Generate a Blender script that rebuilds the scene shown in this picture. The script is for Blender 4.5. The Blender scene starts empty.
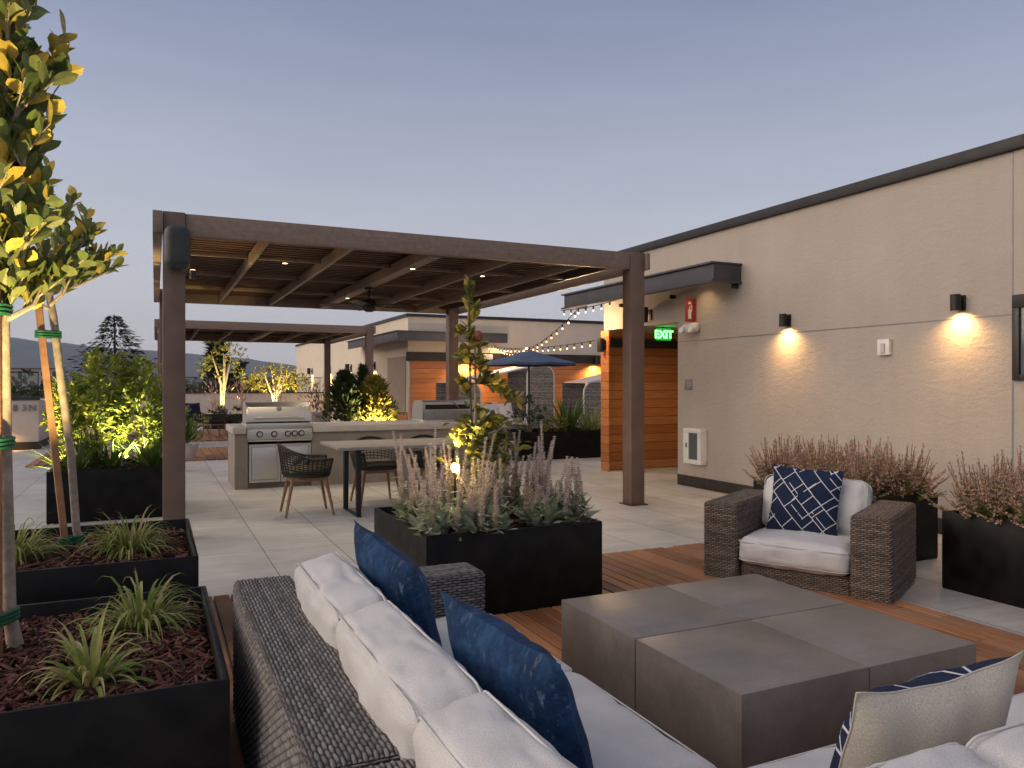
import bpy, bmesh, math, random
import numpy as np
from mathutils import Vector, Matrix, noise
R = math.radians
random.seed(7)
rnd = random.random
def uni(a, b): return a + (b - a) * random.random()
scene = bpy.context.scene
COL = scene.collection
PI = math.pi

# ------------------------------------------------------------------ materials
class NT:
    def __init__(self, name):
        self.m = bpy.data.materials.new(name); self.m.use_nodes = True
        self.t = self.m.node_tree; self.t.nodes.clear()
        self.out = self.t.nodes.new('ShaderNodeOutputMaterial')
        self.b = self.t.nodes.new('ShaderNodeBsdfPrincipled')
        self.t.links.new(self.b.outputs[0], self.out.inputs[0])
    def n(self, typ, **kw):
        x = self.t.nodes.new(typ)
        for k, v in kw.items(): setattr(x, k, v)
        return x
    def l(self, a, b):
        if hasattr(a, 'outputs'): a = a.outputs[0]
        self.t.links.new(a, b)
    def put(self, a, inp):
        if isinstance(a, (int, float)): inp.default_value = a
        elif isinstance(a, tuple): inp.default_value = (*a, 1) if len(a) == 3 and inp.type == 'RGBA' else a
        else: self.l(a, inp)
    def math(self, op, a, b=None, c=None, clamp=False):
        x = self.n('ShaderNodeMath', operation=op, use_clamp=clamp)
        self.put(a, x.inputs[0])
        if b is not None: self.put(b, x.inputs[1])
        if c is not None: self.put(c, x.inputs[2])
        return x.outputs[0]
    def mix(self, f, a, b, blend='MIX'):
        x = self.n('ShaderNodeMix', data_type='RGBA', blend_type=blend)
        self.put(f, x.inputs[0]); self.put(a, x.inputs[6]); self.put(b, x.inputs[7])
        return x.outputs[2]
    def coord(self, kind='Object'):
        return self.n('ShaderNodeTexCoord').outputs[kind]
    def mapping(self, v, scale=(1, 1, 1), rot=(0, 0, 0), loc=(0, 0, 0)):
        x = self.n('ShaderNodeMapping'); self.l(v, x.inputs[0])
        x.inputs['Scale'].default_value = scale; x.inputs['Rotation'].default_value = rot; x.inputs['Location'].default_value = loc
        return x.outputs[0]
    def noise(self, v, scale, detail=3, rough=.5):
        x = self.n('ShaderNodeTexNoise'); self.l(v, x.inputs['Vector'])
        x.inputs['Scale'].default_value = scale; x.inputs['Detail'].default_value = detail; x.inputs['Roughness'].default_value = rough
        return x.outputs[0]
    def sep(self, v):
        x = self.n('ShaderNodeSeparateXYZ'); self.l(v, x.inputs[0]); return x.outputs
    def comb(self, a, b, c=0.0):
        x = self.n('ShaderNodeCombineXYZ')
        for i, q in enumerate((a, b, c)): self.put(q, x.inputs[i])
        return x.outputs[0]
    def white(self, v):
        x = self.n('ShaderNodeTexWhiteNoise', noise_dimensions='3D'); self.l(v, x.inputs[0]); return x.outputs[0]
    def ramp(self, f, stops):
        x = self.n('ShaderNodeValToRGB'); self.l(f, x.inputs[0])
        e = x.color_ramp.elements
        while len(e) < len(stops): e.new(.5)
        for i, (p, c) in enumerate(stops): e[i].position = p; e[i].color = (*c, 1)
        return x.outputs[0]
    def rng(self, f, a, b, c, d):
        x = self.n('ShaderNodeMapRange'); self.l(f, x.inputs[0])
        for i, q in enumerate((a, b, c, d)): x.inputs[i + 1].default_value = q
        return x.outputs[0]
    def bump(self, h, strength=.5, dist=.01):
        x = self.n('ShaderNodeBump'); self.l(h, x.inputs['Height'])
        x.inputs['Strength'].default_value = strength; x.inputs['Distance'].default_value = dist
        self.l(x.outputs[0], self.b.inputs['Normal'])
    def fin(self, col=None, rough=.6, metal=0., spec=None, **kw):
        if col is not None: self.put(col, self.b.inputs['Base Color'])
        self.put(rough, self.b.inputs['Roughness']); self.put(metal, self.b.inputs['Metallic'])
        if spec is not None: self.b.inputs['Specular IOR Level'].default_value = spec
        return self.m

M = {}
def plain(name, col, rough=.6, metal=0., var=.12, scale=6., bump=0., bscale=80., spec=None):
    t = NT(name); c = t.coord()
    n = t.noise(c, scale, 4)
    f = t.rng(n, .3, .7, 1 - var, 1 + var)
    colr = t.mix(1., col, t.comb(f, f, f), 'MULTIPLY')
    if bump: t.bump(t.noise(c, bscale, 3), bump, .004)
    r = t.rng(t.noise(c, scale * 3, 3), .3, .7, max(.05, rough - .08), min(1, rough + .08))
    M[name] = t.fin(colr, r, metal, spec)
def emit(name, col, strength, base=(.8, .8, .8)):
    t = NT(name); t.b.inputs['Emission Color'].default_value = (*col, 1)
    t.b.inputs['Emission Strength'].default_value = strength
    M[name] = t.fin(base, .4)
def leafmat(name, cols, trans=.25, rough=.5, vein=.15):
    t = NT(name)
    g = t.n('ShaderNodeNewGeometry')
    k = len(cols)
    c = t.ramp(g.outputs['Random Per Island'], [(i / max(1, k - 1), cc) for i, cc in enumerate(cols)])
    n = t.noise(t.coord(), 35, 2)
    f = t.rng(n, .3, .7, 1 - vein, 1 + vein)
    c = t.mix(1., c, t.comb(f, f, f), 'MULTIPLY')
    t.fin(c, rough, 0, .3)
    if trans:
        tr = t.n('ShaderNodeBsdfTranslucent'); t.l(c, tr.inputs[0])
        mx = t.n('ShaderNodeMixShader'); mx.inputs[0].default_value = trans
        t.l(t.b.outputs[0], mx.inputs[1]); t.l(tr.outputs[0], mx.inputs[2]); t.l(mx.outputs[0], t.out.inputs[0])
    M[name] = t.m

def build_materials():
    # large porcelain pavers, 0.6 x 1.2 m, joints along the terrace
    t = NT('paver'); c = t.coord(); s = t.sep(c)
    gx = t.math('DIVIDE', t.math('SUBTRACT', s[0], .83), .6)
    gy = t.math('DIVIDE', t.math('ADD', s[1], .46), 1.2)
    def joint(g, size, w):
        f = t.math('FRACT', g)
        d = t.math('MULTIPLY', t.math('MINIMUM', f, t.math('SUBTRACT', 1., f)), size)
        return t.math('LESS_THAN', d, w)
    jx = joint(gx, .6, .0035); jy = joint(gy, 1.2, .0028)
    j = t.math('MAXIMUM', jx, t.math('MULTIPLY', jy, .55))
    cell = t.comb(t.math('FLOOR', gx), t.math('FLOOR', gy))
    cw = t.white(cell)
    off = t.n('ShaderNodeVectorMath', operation='ADD'); t.l(c, off.inputs[0])
    sc = t.n('ShaderNodeVectorMath', operation='SCALE'); t.l(t.comb(cw, cw, cw), sc.inputs[0]); sc.inputs[3].default_value = 37.; t.l(sc.outputs[0], off.inputs[1])
    st = t.noise(t.mapping(off.outputs[0], (1.3, 9., 1)), 2.2, 5, .6)
    cl = t.noise(off.outputs[0], 1.4, 4, .6)
    v = t.math('ADD', t.rng(st, .3, .7, -.055, .055), t.rng(cl, .3, .7, -.06, .06))
    v = t.math('ADD', v, t.rng(cw, 0, 1, .46, .54))
    col = t.mix(1., t.comb(v, v, v), (1.0, .98, .925), 'MULTIPLY')
    dirt = t.rng(t.noise(c, .9, 5, .65), .48, .75, 0, .5)
    col = t.mix(dirt, col, (.22, .20, .18))
    col = t.mix(t.math('MULTIPLY', j, .85), col, (.05, .045, .04))
    t.bump(t.math('SUBTRACT', t.math('MULTIPLY', t.noise(c, 120, 2), .12), j), .5, .004)
    M['paver'] = t.fin(col, t.rng(cl, .3, .7, .42, .6), 0, .35)
    # hardwood boards
    t = NT('deck_wood'); c = t.coord(); g = t.n('ShaderNodeNewGeometry'); ri = g.outputs['Random Per Island']
    off = t.n('ShaderNodeVectorMath', operation='ADD'); t.l(c, off.inputs[0]); t.l(t.comb(0., t.math('MULTIPLY', ri, 40.), t.math('MULTIPLY', ri, 13.)), off.inputs[1])
    gr = t.noise(t.mapping(off.outputs[0], (22, 1.1, 22)), 2.2, 5, .65)
    base = t.ramp(ri, [(0, (.19, .080, .036)), (.35, (.31, .132, .056)), (.7, (.43, .195, .088)), (1, (.27, .135, .07))])
    f = t.rng(gr, .25, .75, .55, 1.4)
    col = t.mix(1., base, t.comb(f, f, f), 'MULTIPLY')
    grey = t.rng(t.noise(c, 2.3, 4), .45, .7, 0, .3)
    col = t.mix(grey, col, (.32, .23, .18))
    t.bump(gr, .35, .003); M['deck_wood'] = t.fin(col, t.rng(gr, .3, .7, .5, .7), 0, .3)
    # stucco
    for nm, c0 in (('stucco', (.445, .397, .352)), ('stucco_pale', (.66, .585, .49))):
        t = NT(nm); c = t.coord()
        n1 = t.noise(c, 95, 4, .7); n2 = t.noise(c, 1.1, 4, .55)
        streak = t.noise(t.mapping(c, (5, 5, .35)), 1.5, 4)
        f = t.math('MULTIPLY', t.rng(n2, .3, .7, .95, 1.05), t.rng(streak, .3, .75, 1.015, .965))
        f = t.math('MULTIPLY', f, t.rng(n1, .3, .7, .93, 1.05))
        col = t.mix(1., c0, t.comb(f, f, f), 'MULTIPLY')
        h = t.math('ADD', n1, t.math('MULTIPLY', t.noise(c, 30, 3), .8))
        t.bump(t.math('ADD', h, t.math('MULTIPLY', t.noise(t.mapping(c, (1, 1, 2.2), (.5, 0, 0)), 9, 3), 1.1)), .7, .007); M[nm] = t.fin(col, .9, 0, .2)
    # horizontal cedar cladding
    t = NT('cladding'); c = t.coord(); s = t.sep(c)
    gz = t.math('DIVIDE', s[2], .145); row = t.math('FLOOR', gz); fr = t.math('FRACT', gz)
    gap = t.math('LESS_THAN', fr, .05)
    rw = t.white(t.comb(row, 3., 1.))
    off = t.n('ShaderNodeVectorMath', operation='ADD'); t.l(c, off.inputs[0]); t.l(t.comb(t.math('MULTIPLY', rw, 31.), 0., 0.), off.inputs[1])
    gr = t.noise(t.mapping(off.outputs[0], (1.2, 1.2, 26)), 2.5, 5, .65)
    base = t.ramp(rw, [(0, (.44, .15, .045)), (.5, (.54, .20, .06)), (1, (.62, .26, .085))])
    f = t.rng(gr, .25, .75, .65, 1.3)
    col = t.mix(1., base, t.comb(f, f, f), 'MULTIPLY')
    col = t.mix(t.math('MULTIPLY', gap, .9), col, (.02, .008, .004))
    t.bump(t.math('SUBTRACT', t.math('MULTIPLY', gr, .2), gap), .6, .008); M['cladding'] = t.fin(col, .5, 0, .35)
    # wicker
    def wicker(nm, lo, hi, w, h, dark=(.018, .015, .013), disp=0.):
        t = NT(nm); uv = t.coord('UV'); s = t.sep(uv)
        wob = t.rng(t.noise(uv, 14, 2), 0, 1, -.25, .25)
        gv = t.math('ADD', t.math('DIVIDE', s[1], h), wob); row = t.math('FLOOR', gv); fv = t.math('FRACT', gv)
        odd = t.math('MULTIPLY', t.math('FLOORED_MODULO', row, 2.), .5)
        gu = t.math('ADD', t.math('DIVIDE', s[0], w), odd); cu = t.math('FLOOR', gu); fu = t.math('FRACT', gu)
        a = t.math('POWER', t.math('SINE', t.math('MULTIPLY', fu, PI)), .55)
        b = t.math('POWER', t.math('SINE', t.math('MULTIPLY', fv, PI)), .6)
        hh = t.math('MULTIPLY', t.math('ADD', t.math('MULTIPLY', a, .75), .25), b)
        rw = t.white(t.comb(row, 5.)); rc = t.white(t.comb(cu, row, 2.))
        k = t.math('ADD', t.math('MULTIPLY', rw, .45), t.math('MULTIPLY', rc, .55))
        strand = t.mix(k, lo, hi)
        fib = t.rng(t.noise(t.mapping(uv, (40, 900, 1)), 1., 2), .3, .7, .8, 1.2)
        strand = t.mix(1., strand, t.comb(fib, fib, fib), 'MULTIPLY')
        col = t.mix(t.rng(hh, .25, .75, 0, 1), dark, strand)  # cavity shade between strands put into the colour, darkest where the weave dips
        t.bump(t.noise(t.mapping(uv, (60, 1400, 1)), 1., 2), .25, .002)
        if disp:
            dn = t.n('ShaderNodeDisplacement'); t.l(hh, dn.inputs['Height']); dn.inputs['Scale'].default_value = disp; dn.inputs['Midlevel'].default_value = .5; t.l(dn.outputs[0], t.out.inputs['Displacement']); t.m.displacement_method = 'DISPLACEMENT'
        else: t.bump(hh, 1., .012)
        M[nm] = t.fin(col, .55, 0, .35)
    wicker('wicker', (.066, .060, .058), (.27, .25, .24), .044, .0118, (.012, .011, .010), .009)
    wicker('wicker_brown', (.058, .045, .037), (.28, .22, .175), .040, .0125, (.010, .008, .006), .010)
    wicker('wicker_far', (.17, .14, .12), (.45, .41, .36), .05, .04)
    # woven cushions
    def fabric(nm, c0, var=.07, slub=.2, scl=1.):
        t = NT(nm); uv = t.coord('UV')
        wv = t.noise(t.mapping(uv, (900 * scl, 260 * scl, 1)), 1., 2); wh = t.noise(t.mapping(uv, (260 * scl, 900 * scl, 1)), 1., 2)
        wx = t.math('ADD', wv, wh)
        big = t.noise(uv, 5, 4)
        f = t.math('MULTIPLY', t.rng(wx, .7, 1.3, 1 - slub, 1 + slub), t.rng(big, .3, .7, 1 - var, 1 + var))
        col = t.mix(1., c0, t.comb(f, f, f), 'MULTIPLY')
        t.bump(t.math('ADD', wx, t.math('MULTIPLY', t.noise(uv, 9, 3), 1.6)), .35, .006)
        t.b.inputs['Sheen Weight'].default_value = .1
        M[nm] = t.fin(col, .92, 0, .15)
    fabric('cushion', (.615, .612, .61), .1, .3); fabric('linen', (.50, .47, .41), .1, .3, .8)
    fabric('navy_plain', (.02, .035, .075)); fabric('white_fabric', (.75, .72, .70))
    # mottled blue pillow
    t = NT('blue_mottle'); uv = t.coord('UV')
    a = t.noise(uv, 7, 6, .7); b = t.noise(t.mapping(uv, (60, 22, 1), (0, 0, .5)), 1., 4, .7); e = t.noise(uv, 45, 4, .7)
    col = t.ramp(a, [(.25, (.006, .016, .042)), (.45, (.012, .038, .10)), (.6, (.022, .07, .165)), (.8, (.04, .095, .17))])
    sp = t.math('MULTIPLY', t.rng(b, .56, .72, 0, 1), t.rng(t.noise(uv, 4.5, 3), .46, .62, 0, .75))
    col = t.mix(sp, col, (.26, .33, .42))
    f = t.rng(e, .3, .7, .7, 1.25); col = t.mix(1., col, t.comb(f, f, f), 'MULTIPLY')
    t.bump(e, .4, .004); M['blue_mottle'] = t.fin(col, .85, 0, .2)
    # navy pillow with a white lattice of interlocking rectangles
    t = NT('navy_lattice'); uv = t.coord('UV')
    def brick(scale, rot, loc, w, h, sz):
        x = t.n('ShaderNodeTexBrick'); t.l(t.mapping(uv, (scale, scale, 1), (0, 0, rot), loc), x.inputs['Vector'])
        x.inputs['Color1'].default_value = (0, 0, 0, 1); x.inputs['Color2'].default_value = (0, 0, 0, 1); x.inputs['Mortar'].default_value = (1, 1, 1, 1)
        x.inputs['Scale'].default_value = 1.; x.inputs['Mortar Size'].default_value = sz; x.inputs['Mortar Smooth'].default_value = 0.
        x.inputs['Brick Width'].default_value = w; x.inputs['Row Height'].default_value = h
        x.offset = .5; x.offset_frequency = 2; x.squash = .6; x.squash_frequency = 3
        return x.outputs[0]
    l1 = brick(9, .82, (.3, .2, 0), 1.7, .95, .024); l2 = brick(9, .82 + PI / 2, (.05, .35, 0), 2.4, 1.3, .024)
    keep = t.math('GREATER_THAN', t.noise(uv, 9, 1), .46)
    f = t.math('MAXIMUM', l1, t.math('MULTIPLY', l2, keep))
    n = t.noise(uv, 300, 2)
    navy = t.mix(n, (.010, .018, .045), (.022, .034, .075))
    t.bump(t.math('ADD', n, f), .3, .003); M['navy_lattice'] = t.fin(t.mix(f, navy, (.62, .63, .66)), .9, 0, .15)
    # cast concrete table
    t = NT('cast_concrete'); c = t.coord()
    n1 = t.noise(c, 3.2, 6, .65); n2 = t.noise(c, 60, 4, .6); n3 = t.noise(t.mapping(c, (1, 7, 7)), 3, 4)
    f = t.math('MULTIPLY', t.rng(n1, .3, .7, .74, 1.2), t.math('MULTIPLY', t.rng(n2, .3, .7, .93, 1.07), t.rng(n3, .3, .7, .94, 1.06)))
    col = t.mix(1., (.205, .18, .162), t.comb(f, f, f), 'MULTIPLY')
    t.bump(n2, .12, .002); M['cast_concrete'] = t.fin(col, t.rng(n1, .3, .7, .32, .48), 0, .5)
    # kitchen concrete
    plain('island_stone', (.23, .205, .185), .75, 0, .12, 4, .3, 120); plain('island_top', (.46, .43, .40), .5, 0, .08, 8, .1, 90)
    # mulch
    t = NT('mulch_bed'); c = t.coord(); n1 = t.noise(c, 40, 5, .7); n2 = t.noise(t.mapping(c, (1, 2.2, 1), (0, 0, .6)), 70, 4, .7)
    col = t.ramp(n2, [(.3, (.014, .006, .005)), (.55, (.05, .02, .016)), (.8, (.10, .045, .036))])
    t.bump(t.math('ADD', n1, n2), 1., .02); M['mulch_bed'] = t.fin(col, .95, 0, .1)
    leafmat('bark_chip', [(.025, .010, .008), (.075, .028, .021), (.125, .05, .038), (.18, .085, .066)], 0, .9)
    # pergola: wood-grain coated aluminium
    t = NT('pergola_brown'); c = t.coord()
    gr = t.noise(t.mapping(c, (6, 6, 6)), 3, 3); gx = t.noise(t.mapping(c, (2, 40, 40)), 2, 4); gz = t.noise(t.mapping(c, (40, 40, 1.2)), 2, 4)
    nz = t.n('ShaderNodeNewGeometry'); up = t.noise(t.mapping(c, (3, 3, 3)), 30, 2)
    f = t.math('MULTIPLY', t.rng(gr, .3, .7, .88, 1.12), t.rng(gx, .3, .7, .9, 1.1))
    col = t.mix(1., (.235, .172, .135), t.comb(f, f, f), 'MULTIPLY')
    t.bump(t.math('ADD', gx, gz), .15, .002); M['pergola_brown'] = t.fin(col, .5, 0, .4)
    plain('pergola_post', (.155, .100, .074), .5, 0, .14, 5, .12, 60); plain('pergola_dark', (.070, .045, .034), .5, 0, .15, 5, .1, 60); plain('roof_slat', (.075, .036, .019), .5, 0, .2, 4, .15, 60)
    plain('planter_black', (.0075, .0065, .006), .42, 0, .65, 7, .1, 140, spec=.16)
    plain('black_metal', (.014, .013, .013), .45, .2, .15, 9); plain('bronze_metal', (.045, .038, .036), .45, .3, .15, 5, .1, 60)
    plain('cap_metal', (.024, .022, .024), .5, .2, .12, 4); plain('canopy_metal', (.075, .072, .085), .5, .35, .15, 3, .1, 40)
    plain('charcoal_base', (.028, .022, .019), .7, 0, .15, 6, .2, 90)
    plain('speaker_shell', (.030, .036, .032), .5, 0, .15, 9, .3, 300)
    plain('white_plastic', (.74, .73, .70), .4, 0, .05, 5); plain('red_paint', (.34, .05, .055), .4, 0, .1, 7); plain('grey_plate', (.22, .22, .23), .45, .3, .1, 8)
    plain('green_tie', (.010, .11, .05), .5, 0, .15, 30); plain('stake_wood', (.33, .17, .085), .7, 0, .22, 14, .4, 60)
    plain('bamboo', (.48, .37, .21), .5, 0, .15, 20, .2, 60)
    plain('bark', (.33, .275, .22), .85, 0, .3, 25, .8, 60); plain('bark_dark', (.065, .048, .036), .9, 0, .3, 12, .8, 40); plain('bark_green', (.13, .125, .075), .8, 0, .25, 25, .5, 60)
    plain('teak', (.26, .14, .07), .55, 0, .2, 18, .2, 60); plain('woven_cord', (.028, .023, .018), .7, 0, .3, 60, .6, 200); plain('seat_pad', (.15, .135, .105), .85, 0, .15, 30, .5, 150)
    plain('table_wood', (.27, .245, .215), .5, 0, .12, 12, .1, 60); plain('tin', (.5, .5, .5), .4, .8, .1, 9)
    plain('umbrella_blue', (.055, .085, .16), .8, 0, .12, 5, .2, 120); plain('glass_dark', (.05, .06, .06), .12, 0, .3, 3)
    plain('house_wall', (.52, .47, .41), .85, 0, .08, .3); plain('house_roof', (.20, .12, .09), .85, 0, .15, .5); plain('window_dark', (.05, .06, .07), .2, 0, .2, 1)
    plain('pale_pot', (.52, .50, .48), .7, 0, .1, 9); plain('fruit_red', (.24, .07, .035), .5, 0, .3, 30); plain('gasket', (.004, .004, .004), .6)
    plain('door_tan', (.36, .29, .23), .6, 0, .08, 4)
    # brushed steel
    t = NT('steel'); c = t.coord(); br = t.noise(t.mapping(c, (2, 60, 240)), 2, 3)
    t.bump(br, .05, .001); M['steel'] = t.fin(t.mix(br, (.50, .49, .48), (.66, .65, .63)), t.rng(br, .3, .7, .36, .5), 1.)
    # clear rail glass and window glass
    t = NT('rail_glass'); g = t.n('ShaderNodeBsdfGlossy'); g.inputs['Roughness'].default_value = .02
    tr = t.n('ShaderNodeBsdfTransparent'); tr.inputs[0].default_value = (.80, .83, .80, 1)
    fr = t.n('ShaderNodeFresnel'); fr.inputs[0].default_value = 1.5
    mx = t.n('ShaderNodeMixShader'); t.l(t.math('MINIMUM', fr.outputs[0], .12), mx.inputs[0]); t.l(tr.outputs[0], mx.inputs[1]); t.l(g.outputs[0], mx.inputs[2]); t.l(mx.outputs[0], t.out.inputs[0]); M['rail_glass'] = t.m
    t = NT('window_glass'); M['window_glass'] = t.fin((.10, .13, .14), .06, 0, .8)
    # ground, hills
    t = NT('valley_ground'); c = t.coord(); n1 = t.noise(c, .006, 5, .6); n2 = t.noise(c, .06, 4, .6)
    col = t.ramp(n1, [(.3, (.035, .045, .022)), (.5, (.075, .07, .045)), (.7, (.13, .11, .085))])
    f = t.rng(n2, .3, .7, .6, 1.4); M['valley_ground'] = t.fin(t.mix(1., col, t.comb(f, f, f), 'MULTIPLY'), .95)
    t = NT('hill_cover'); c = t.coord(); n1 = t.noise(c, .0022, 6, .6)
    M['hill_cover'] = t.fin(t.ramp(n1, [(.3, (.035, .042, .028)), (.7, (.095, .08, .055))]), .95)
    # leaves
    leafmat('tree_leaf', [(.11, .16, .055), (.15, .205, .065), (.19, .235, .08), (.25, .27, .10), (.12, .165, .07)], .42, .4)
    leafmat('tree_leaf_yellow', [(.56, .40, .06), (.66, .50, .10), (.46, .38, .08)], .35, .5)
    leafmat('bush_leaf', [(.12, .19, .035), (.22, .29, .055), (.36, .36, .08), (.16, .24, .05)], .4, .5)
    leafmat('strap_leaf', [(.035, .08, .016), (.07, .135, .025), (.12, .19, .045)], .2, .45)
    leafmat('grass_leaf', [(.11, .17, .035), (.20, .27, .06), (.31, .35, .11), (.52, .45, .20), (.15, .22, .05)], .35, .5)
    leafmat('sage_leaf', [(.22, .28, .17), (.38, .43, .30), (.50, .53, .41), (.29, .36, .19)], .35, .8)
    leafmat('spike_floret', [(.55, .45, .41), (.68, .58, .53), (.75, .67, .62), (.58, .55, .46)], .38, .85)
    leafmat('mint_leaf', [(.15, .19, .06), (.27, .29, .09), (.38, .36, .13)], .35, .6)
    leafmat('mint_flower', [(.56, .28, .25), (.68, .40, .30), (.70, .50, .32), (.56, .38, .45), (.55, .48, .20)], .42, .7)
    leafmat('sapling_leaf', [(.08, .12, .03), (.17, .19, .05), (.32, .27, .06), (.12, .16, .04)], .35, .5)
    leafmat('conifer_leaf', [(.018, .03, .014), (.035, .05, .022), (.05, .065, .03)], .1, .7)
    leafmat('far_leaf', [(.025, .038, .016), (.05, .065, .025), (.085, .09, .04)], .15, .7)
    leafmat('lavender_flower', [(.20, .11, .17), (.32, .19, .27), (.38, .27, .27), (.16, .12, .12)], .25, .7)
    leafmat('golden_leaf', [(.14, .16, .03), (.26, .24, .05), (.38, .30, .06)], .35, .5)
    leafmat('dark_shrub_leaf', [(.02, .04, .018), (.04, .07, .025), (.06, .09, .03)], .15, .5)
    emit('lamp_glow', (1., .62, .22), 14.); emit('bulb_glow', (1., .52, .22), 3.5); emit('exit_green', (.16, 1., .20), 2.2); emit('exit_panel', (.01, .42, .03), .8, (.01, .05, .01)); emit('led_warm', (1., .72, .42), 3.)
build_materials()

# ------------------------------------------------------------------ mesh collector
class MB:
    def __init__(self): self.v = []; self.f = []
    def add(self, vs, fs):
        o = len(self.v); self.v += [tuple(p) for p in vs]; self.f += [tuple(i + o for i in q) for q in fs]; return self
    def box(self, x0, x1, y0, y1, z0, z1, bev=0., seg=2):
        return self.obox(((x0 + x1) / 2, (y0 + y1) / 2, (z0 + z1) / 2), (x1 - x0, y1 - y0, z1 - z0), None, bev, seg)
    def obox(self, c, s, rot=None, bev=0., seg=2):
        bm = bmesh.new(); bmesh.ops.create_cube(bm, size=1.)
        for v in bm.verts: v.co = Vector((v.co.x * s[0], v.co.y * s[1], v.co.z * s[2]))
        if bev: bmesh.ops.bevel(bm, geom=bm.edges[:], offset=min(bev, min(s) * .49), segments=seg, profile=.5, affect='EDGES')
        c = Vector(c)
        vs = [((rot @ v.co) if rot else v.co) + c for v in bm.verts]
        bm.verts.index_update(); self.add(vs, [[v.index for v in f.verts] for f in bm.faces]); bm.free(); return self
    def tube(self, pts, rad, n=8, cap=True, flat=1.):
        pts = [Vector(p) for p in pts]
        if isinstance(rad, (int, float)): rad = [rad] * len(pts)
        vs = []; fs = []; up = None
        for i, p in enumerate(pts):
            d = (pts[min(i + 1, len(pts) - 1)] - pts[max(i - 1, 0)]).normalized()
            if up is None:
                up = d.orthogonal().normalized() if abs(d.z) > .98 else (Vector((0, 0, 1)) - d * d.z).normalized()
            a = up - d * up.dot(d)
            a = a.normalized() if a.length > 1e-5 else d.orthogonal().normalized()
            up = a; b = d.cross(a)
            for k in range(n):
                t = 2 * PI * k / n; vs.append(p + (a * math.cos(t) * flat + b * math.sin(t)) * rad[i])
        for i in range(len(pts) - 1):
            for k in range(n):
                a = i * n + k; b = i * n + (k + 1) % n; fs.append((a, b, b + n, a + n))
        if cap: fs.append(tuple(range(n - 1, -1, -1))); fs.append(tuple(range(len(vs) - n, len(vs))))
        return self.add(vs, fs)
    def cyl(self, c, r, z0, z1, n=20, r2=None, bev=0.):
        r2 = r if r2 is None else r2
        if bev: return self.lathe([(0, z0), (r - bev, z0), (r, z0 + bev), (r2, z1 - bev), (r2 - bev, z1), (0, z1)], c, n)
        return self.lathe([(0, z0), (r, z0), (r2, z1), (0, z1)], c, n)
    def lathe(self, prof, c=(0, 0), n=20):
        vs = []; fs = []
        for r, z in prof:
            for k in range(n):
                t = 2 * PI * k / n; vs.append((c[0] + r * math.cos(t), c[1] + r * math.sin(t), z))
        for i in range(len(prof) - 1):
            for k in range(n):
                a = i * n + k; b = i * n + (k + 1) % n; fs.append((a, b, b + n, a + n))
        return self.add(vs, fs)
    def prism(self, poly, axis, a0, a1):
        # poly: 2-d outline; axis 'x': (y,z) extruded in x; 'y': (x,z); 'z': (x,y)
        def p3(q, a): return {'x': (a, q[0], q[1]), 'y': (q[0], a, q[1]), 'z': (q[0], q[1], a)}[axis]
        n = len(poly); vs = [p3(q, a0) for q in poly] + [p3(q, a1) for q in poly]
        fs = [tuple(range(n)), tuple(range(2 * n - 1, n - 1, -1))] + [(i, i + n, (i + 1) % n + n, (i + 1) % n) for i in range(n)]
        return self.add(vs, fs)
    def leaf(self, b, d, L, w, droop=.3, fold=.25, seg=3, roll=None, shape='oval'):
        b = Vector(b); d = Vector(d).normalized()
        s = d.cross(Vector((0, 0, 1)))
        s = s.normalized() if s.length > .05 else Vector((1, 0, 0))
        if roll: s = Matrix.Rotation(roll, 3, d) @ s
        n = s.cross(d)
        if seg == 1:
            mid = b + d * L * .5
            return self.add([b, mid + s * w * .5 + n * w * fold * .5, b + d * L, mid - s * w * .5 + n * w * fold * .5], [(0, 1, 2, 3)])
        vs = []; fs = []; p = b.copy(); dd = d.copy(); st = L / seg
        for i in range(seg + 1):
            t = i / seg
            if shape == 'oval': ww = w * (math.sin(PI * min(1, .05 + .95 * t ** 1.25)) ** .62 if i < seg else .12)
            elif shape == 'strap': ww = w * (1 - t ** 2.2) * (.6 + .4 * min(1, t * 4)) + w * .03
            else: ww = w * (1 - t) + w * .04
            ww *= .5
            vs += [p + s * ww + n * ww * fold, p, p - s * ww + n * ww * fold]
            if i:
                a = (i - 1) * 3; fs += [(a, a + 1, a + 4, a + 3), (a + 1, a + 2, a + 5, a + 4)]
            dd = (dd + Vector((0, 0, -droop / seg * (2 * t if shape == 'strap' else 1)))).normalized(); n = s.cross(dd); p = p + dd * st
        return self.add(vs, fs)
    def soft(self, half, r, puff, n=14, seed=0., wr=.004, M4=None):
        # rounded upholstery block with crowned faces
        hx, hy, hz = half; idx = {}; vs = []; fs = []
        def vert(p):
            k = (round(p[0], 5), round(p[1], 5), round(p[2], 5))
            if k in idx: return idx[k]
            q = Vector((p[0] * hx, p[1] * hy, p[2] * hz))
            inn = Vector((max(-(hx - r), min(hx - r, q.x)), max(-(hy - r), min(hy - r, q.y)), max(-(hz - r), min(hz - r, q.z))))
            dd = q - inn; o = inn + (dd.normalized() * r if dd.length > 1e-7 else dd)
            cr = lambda a, b: max(0, 1 - a * a) ** .8 * max(0, 1 - b * b) ** .8
            o.z += (1 if p[2] > 0 else -1) * puff * cr(p[0], p[1]) * (abs(p[2]) ** 3)
            o.x += (1 if p[0] > 0 else -1) * puff * .6 * cr(p[1], p[2]) * (abs(p[0]) ** 3)
            o.y += (1 if p[1] > 0 else -1) * puff * .6 * cr(p[0], p[2]) * (abs(p[1]) ** 3)
            nn = noise.noise(Vector((o.x * 6 + seed, o.y * 6, o.z * 6 + seed))) * wr * 2 + noise.noise(Vector((o.x * 19 + seed, o.y * 19, o.z * 19))) * wr
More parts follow.
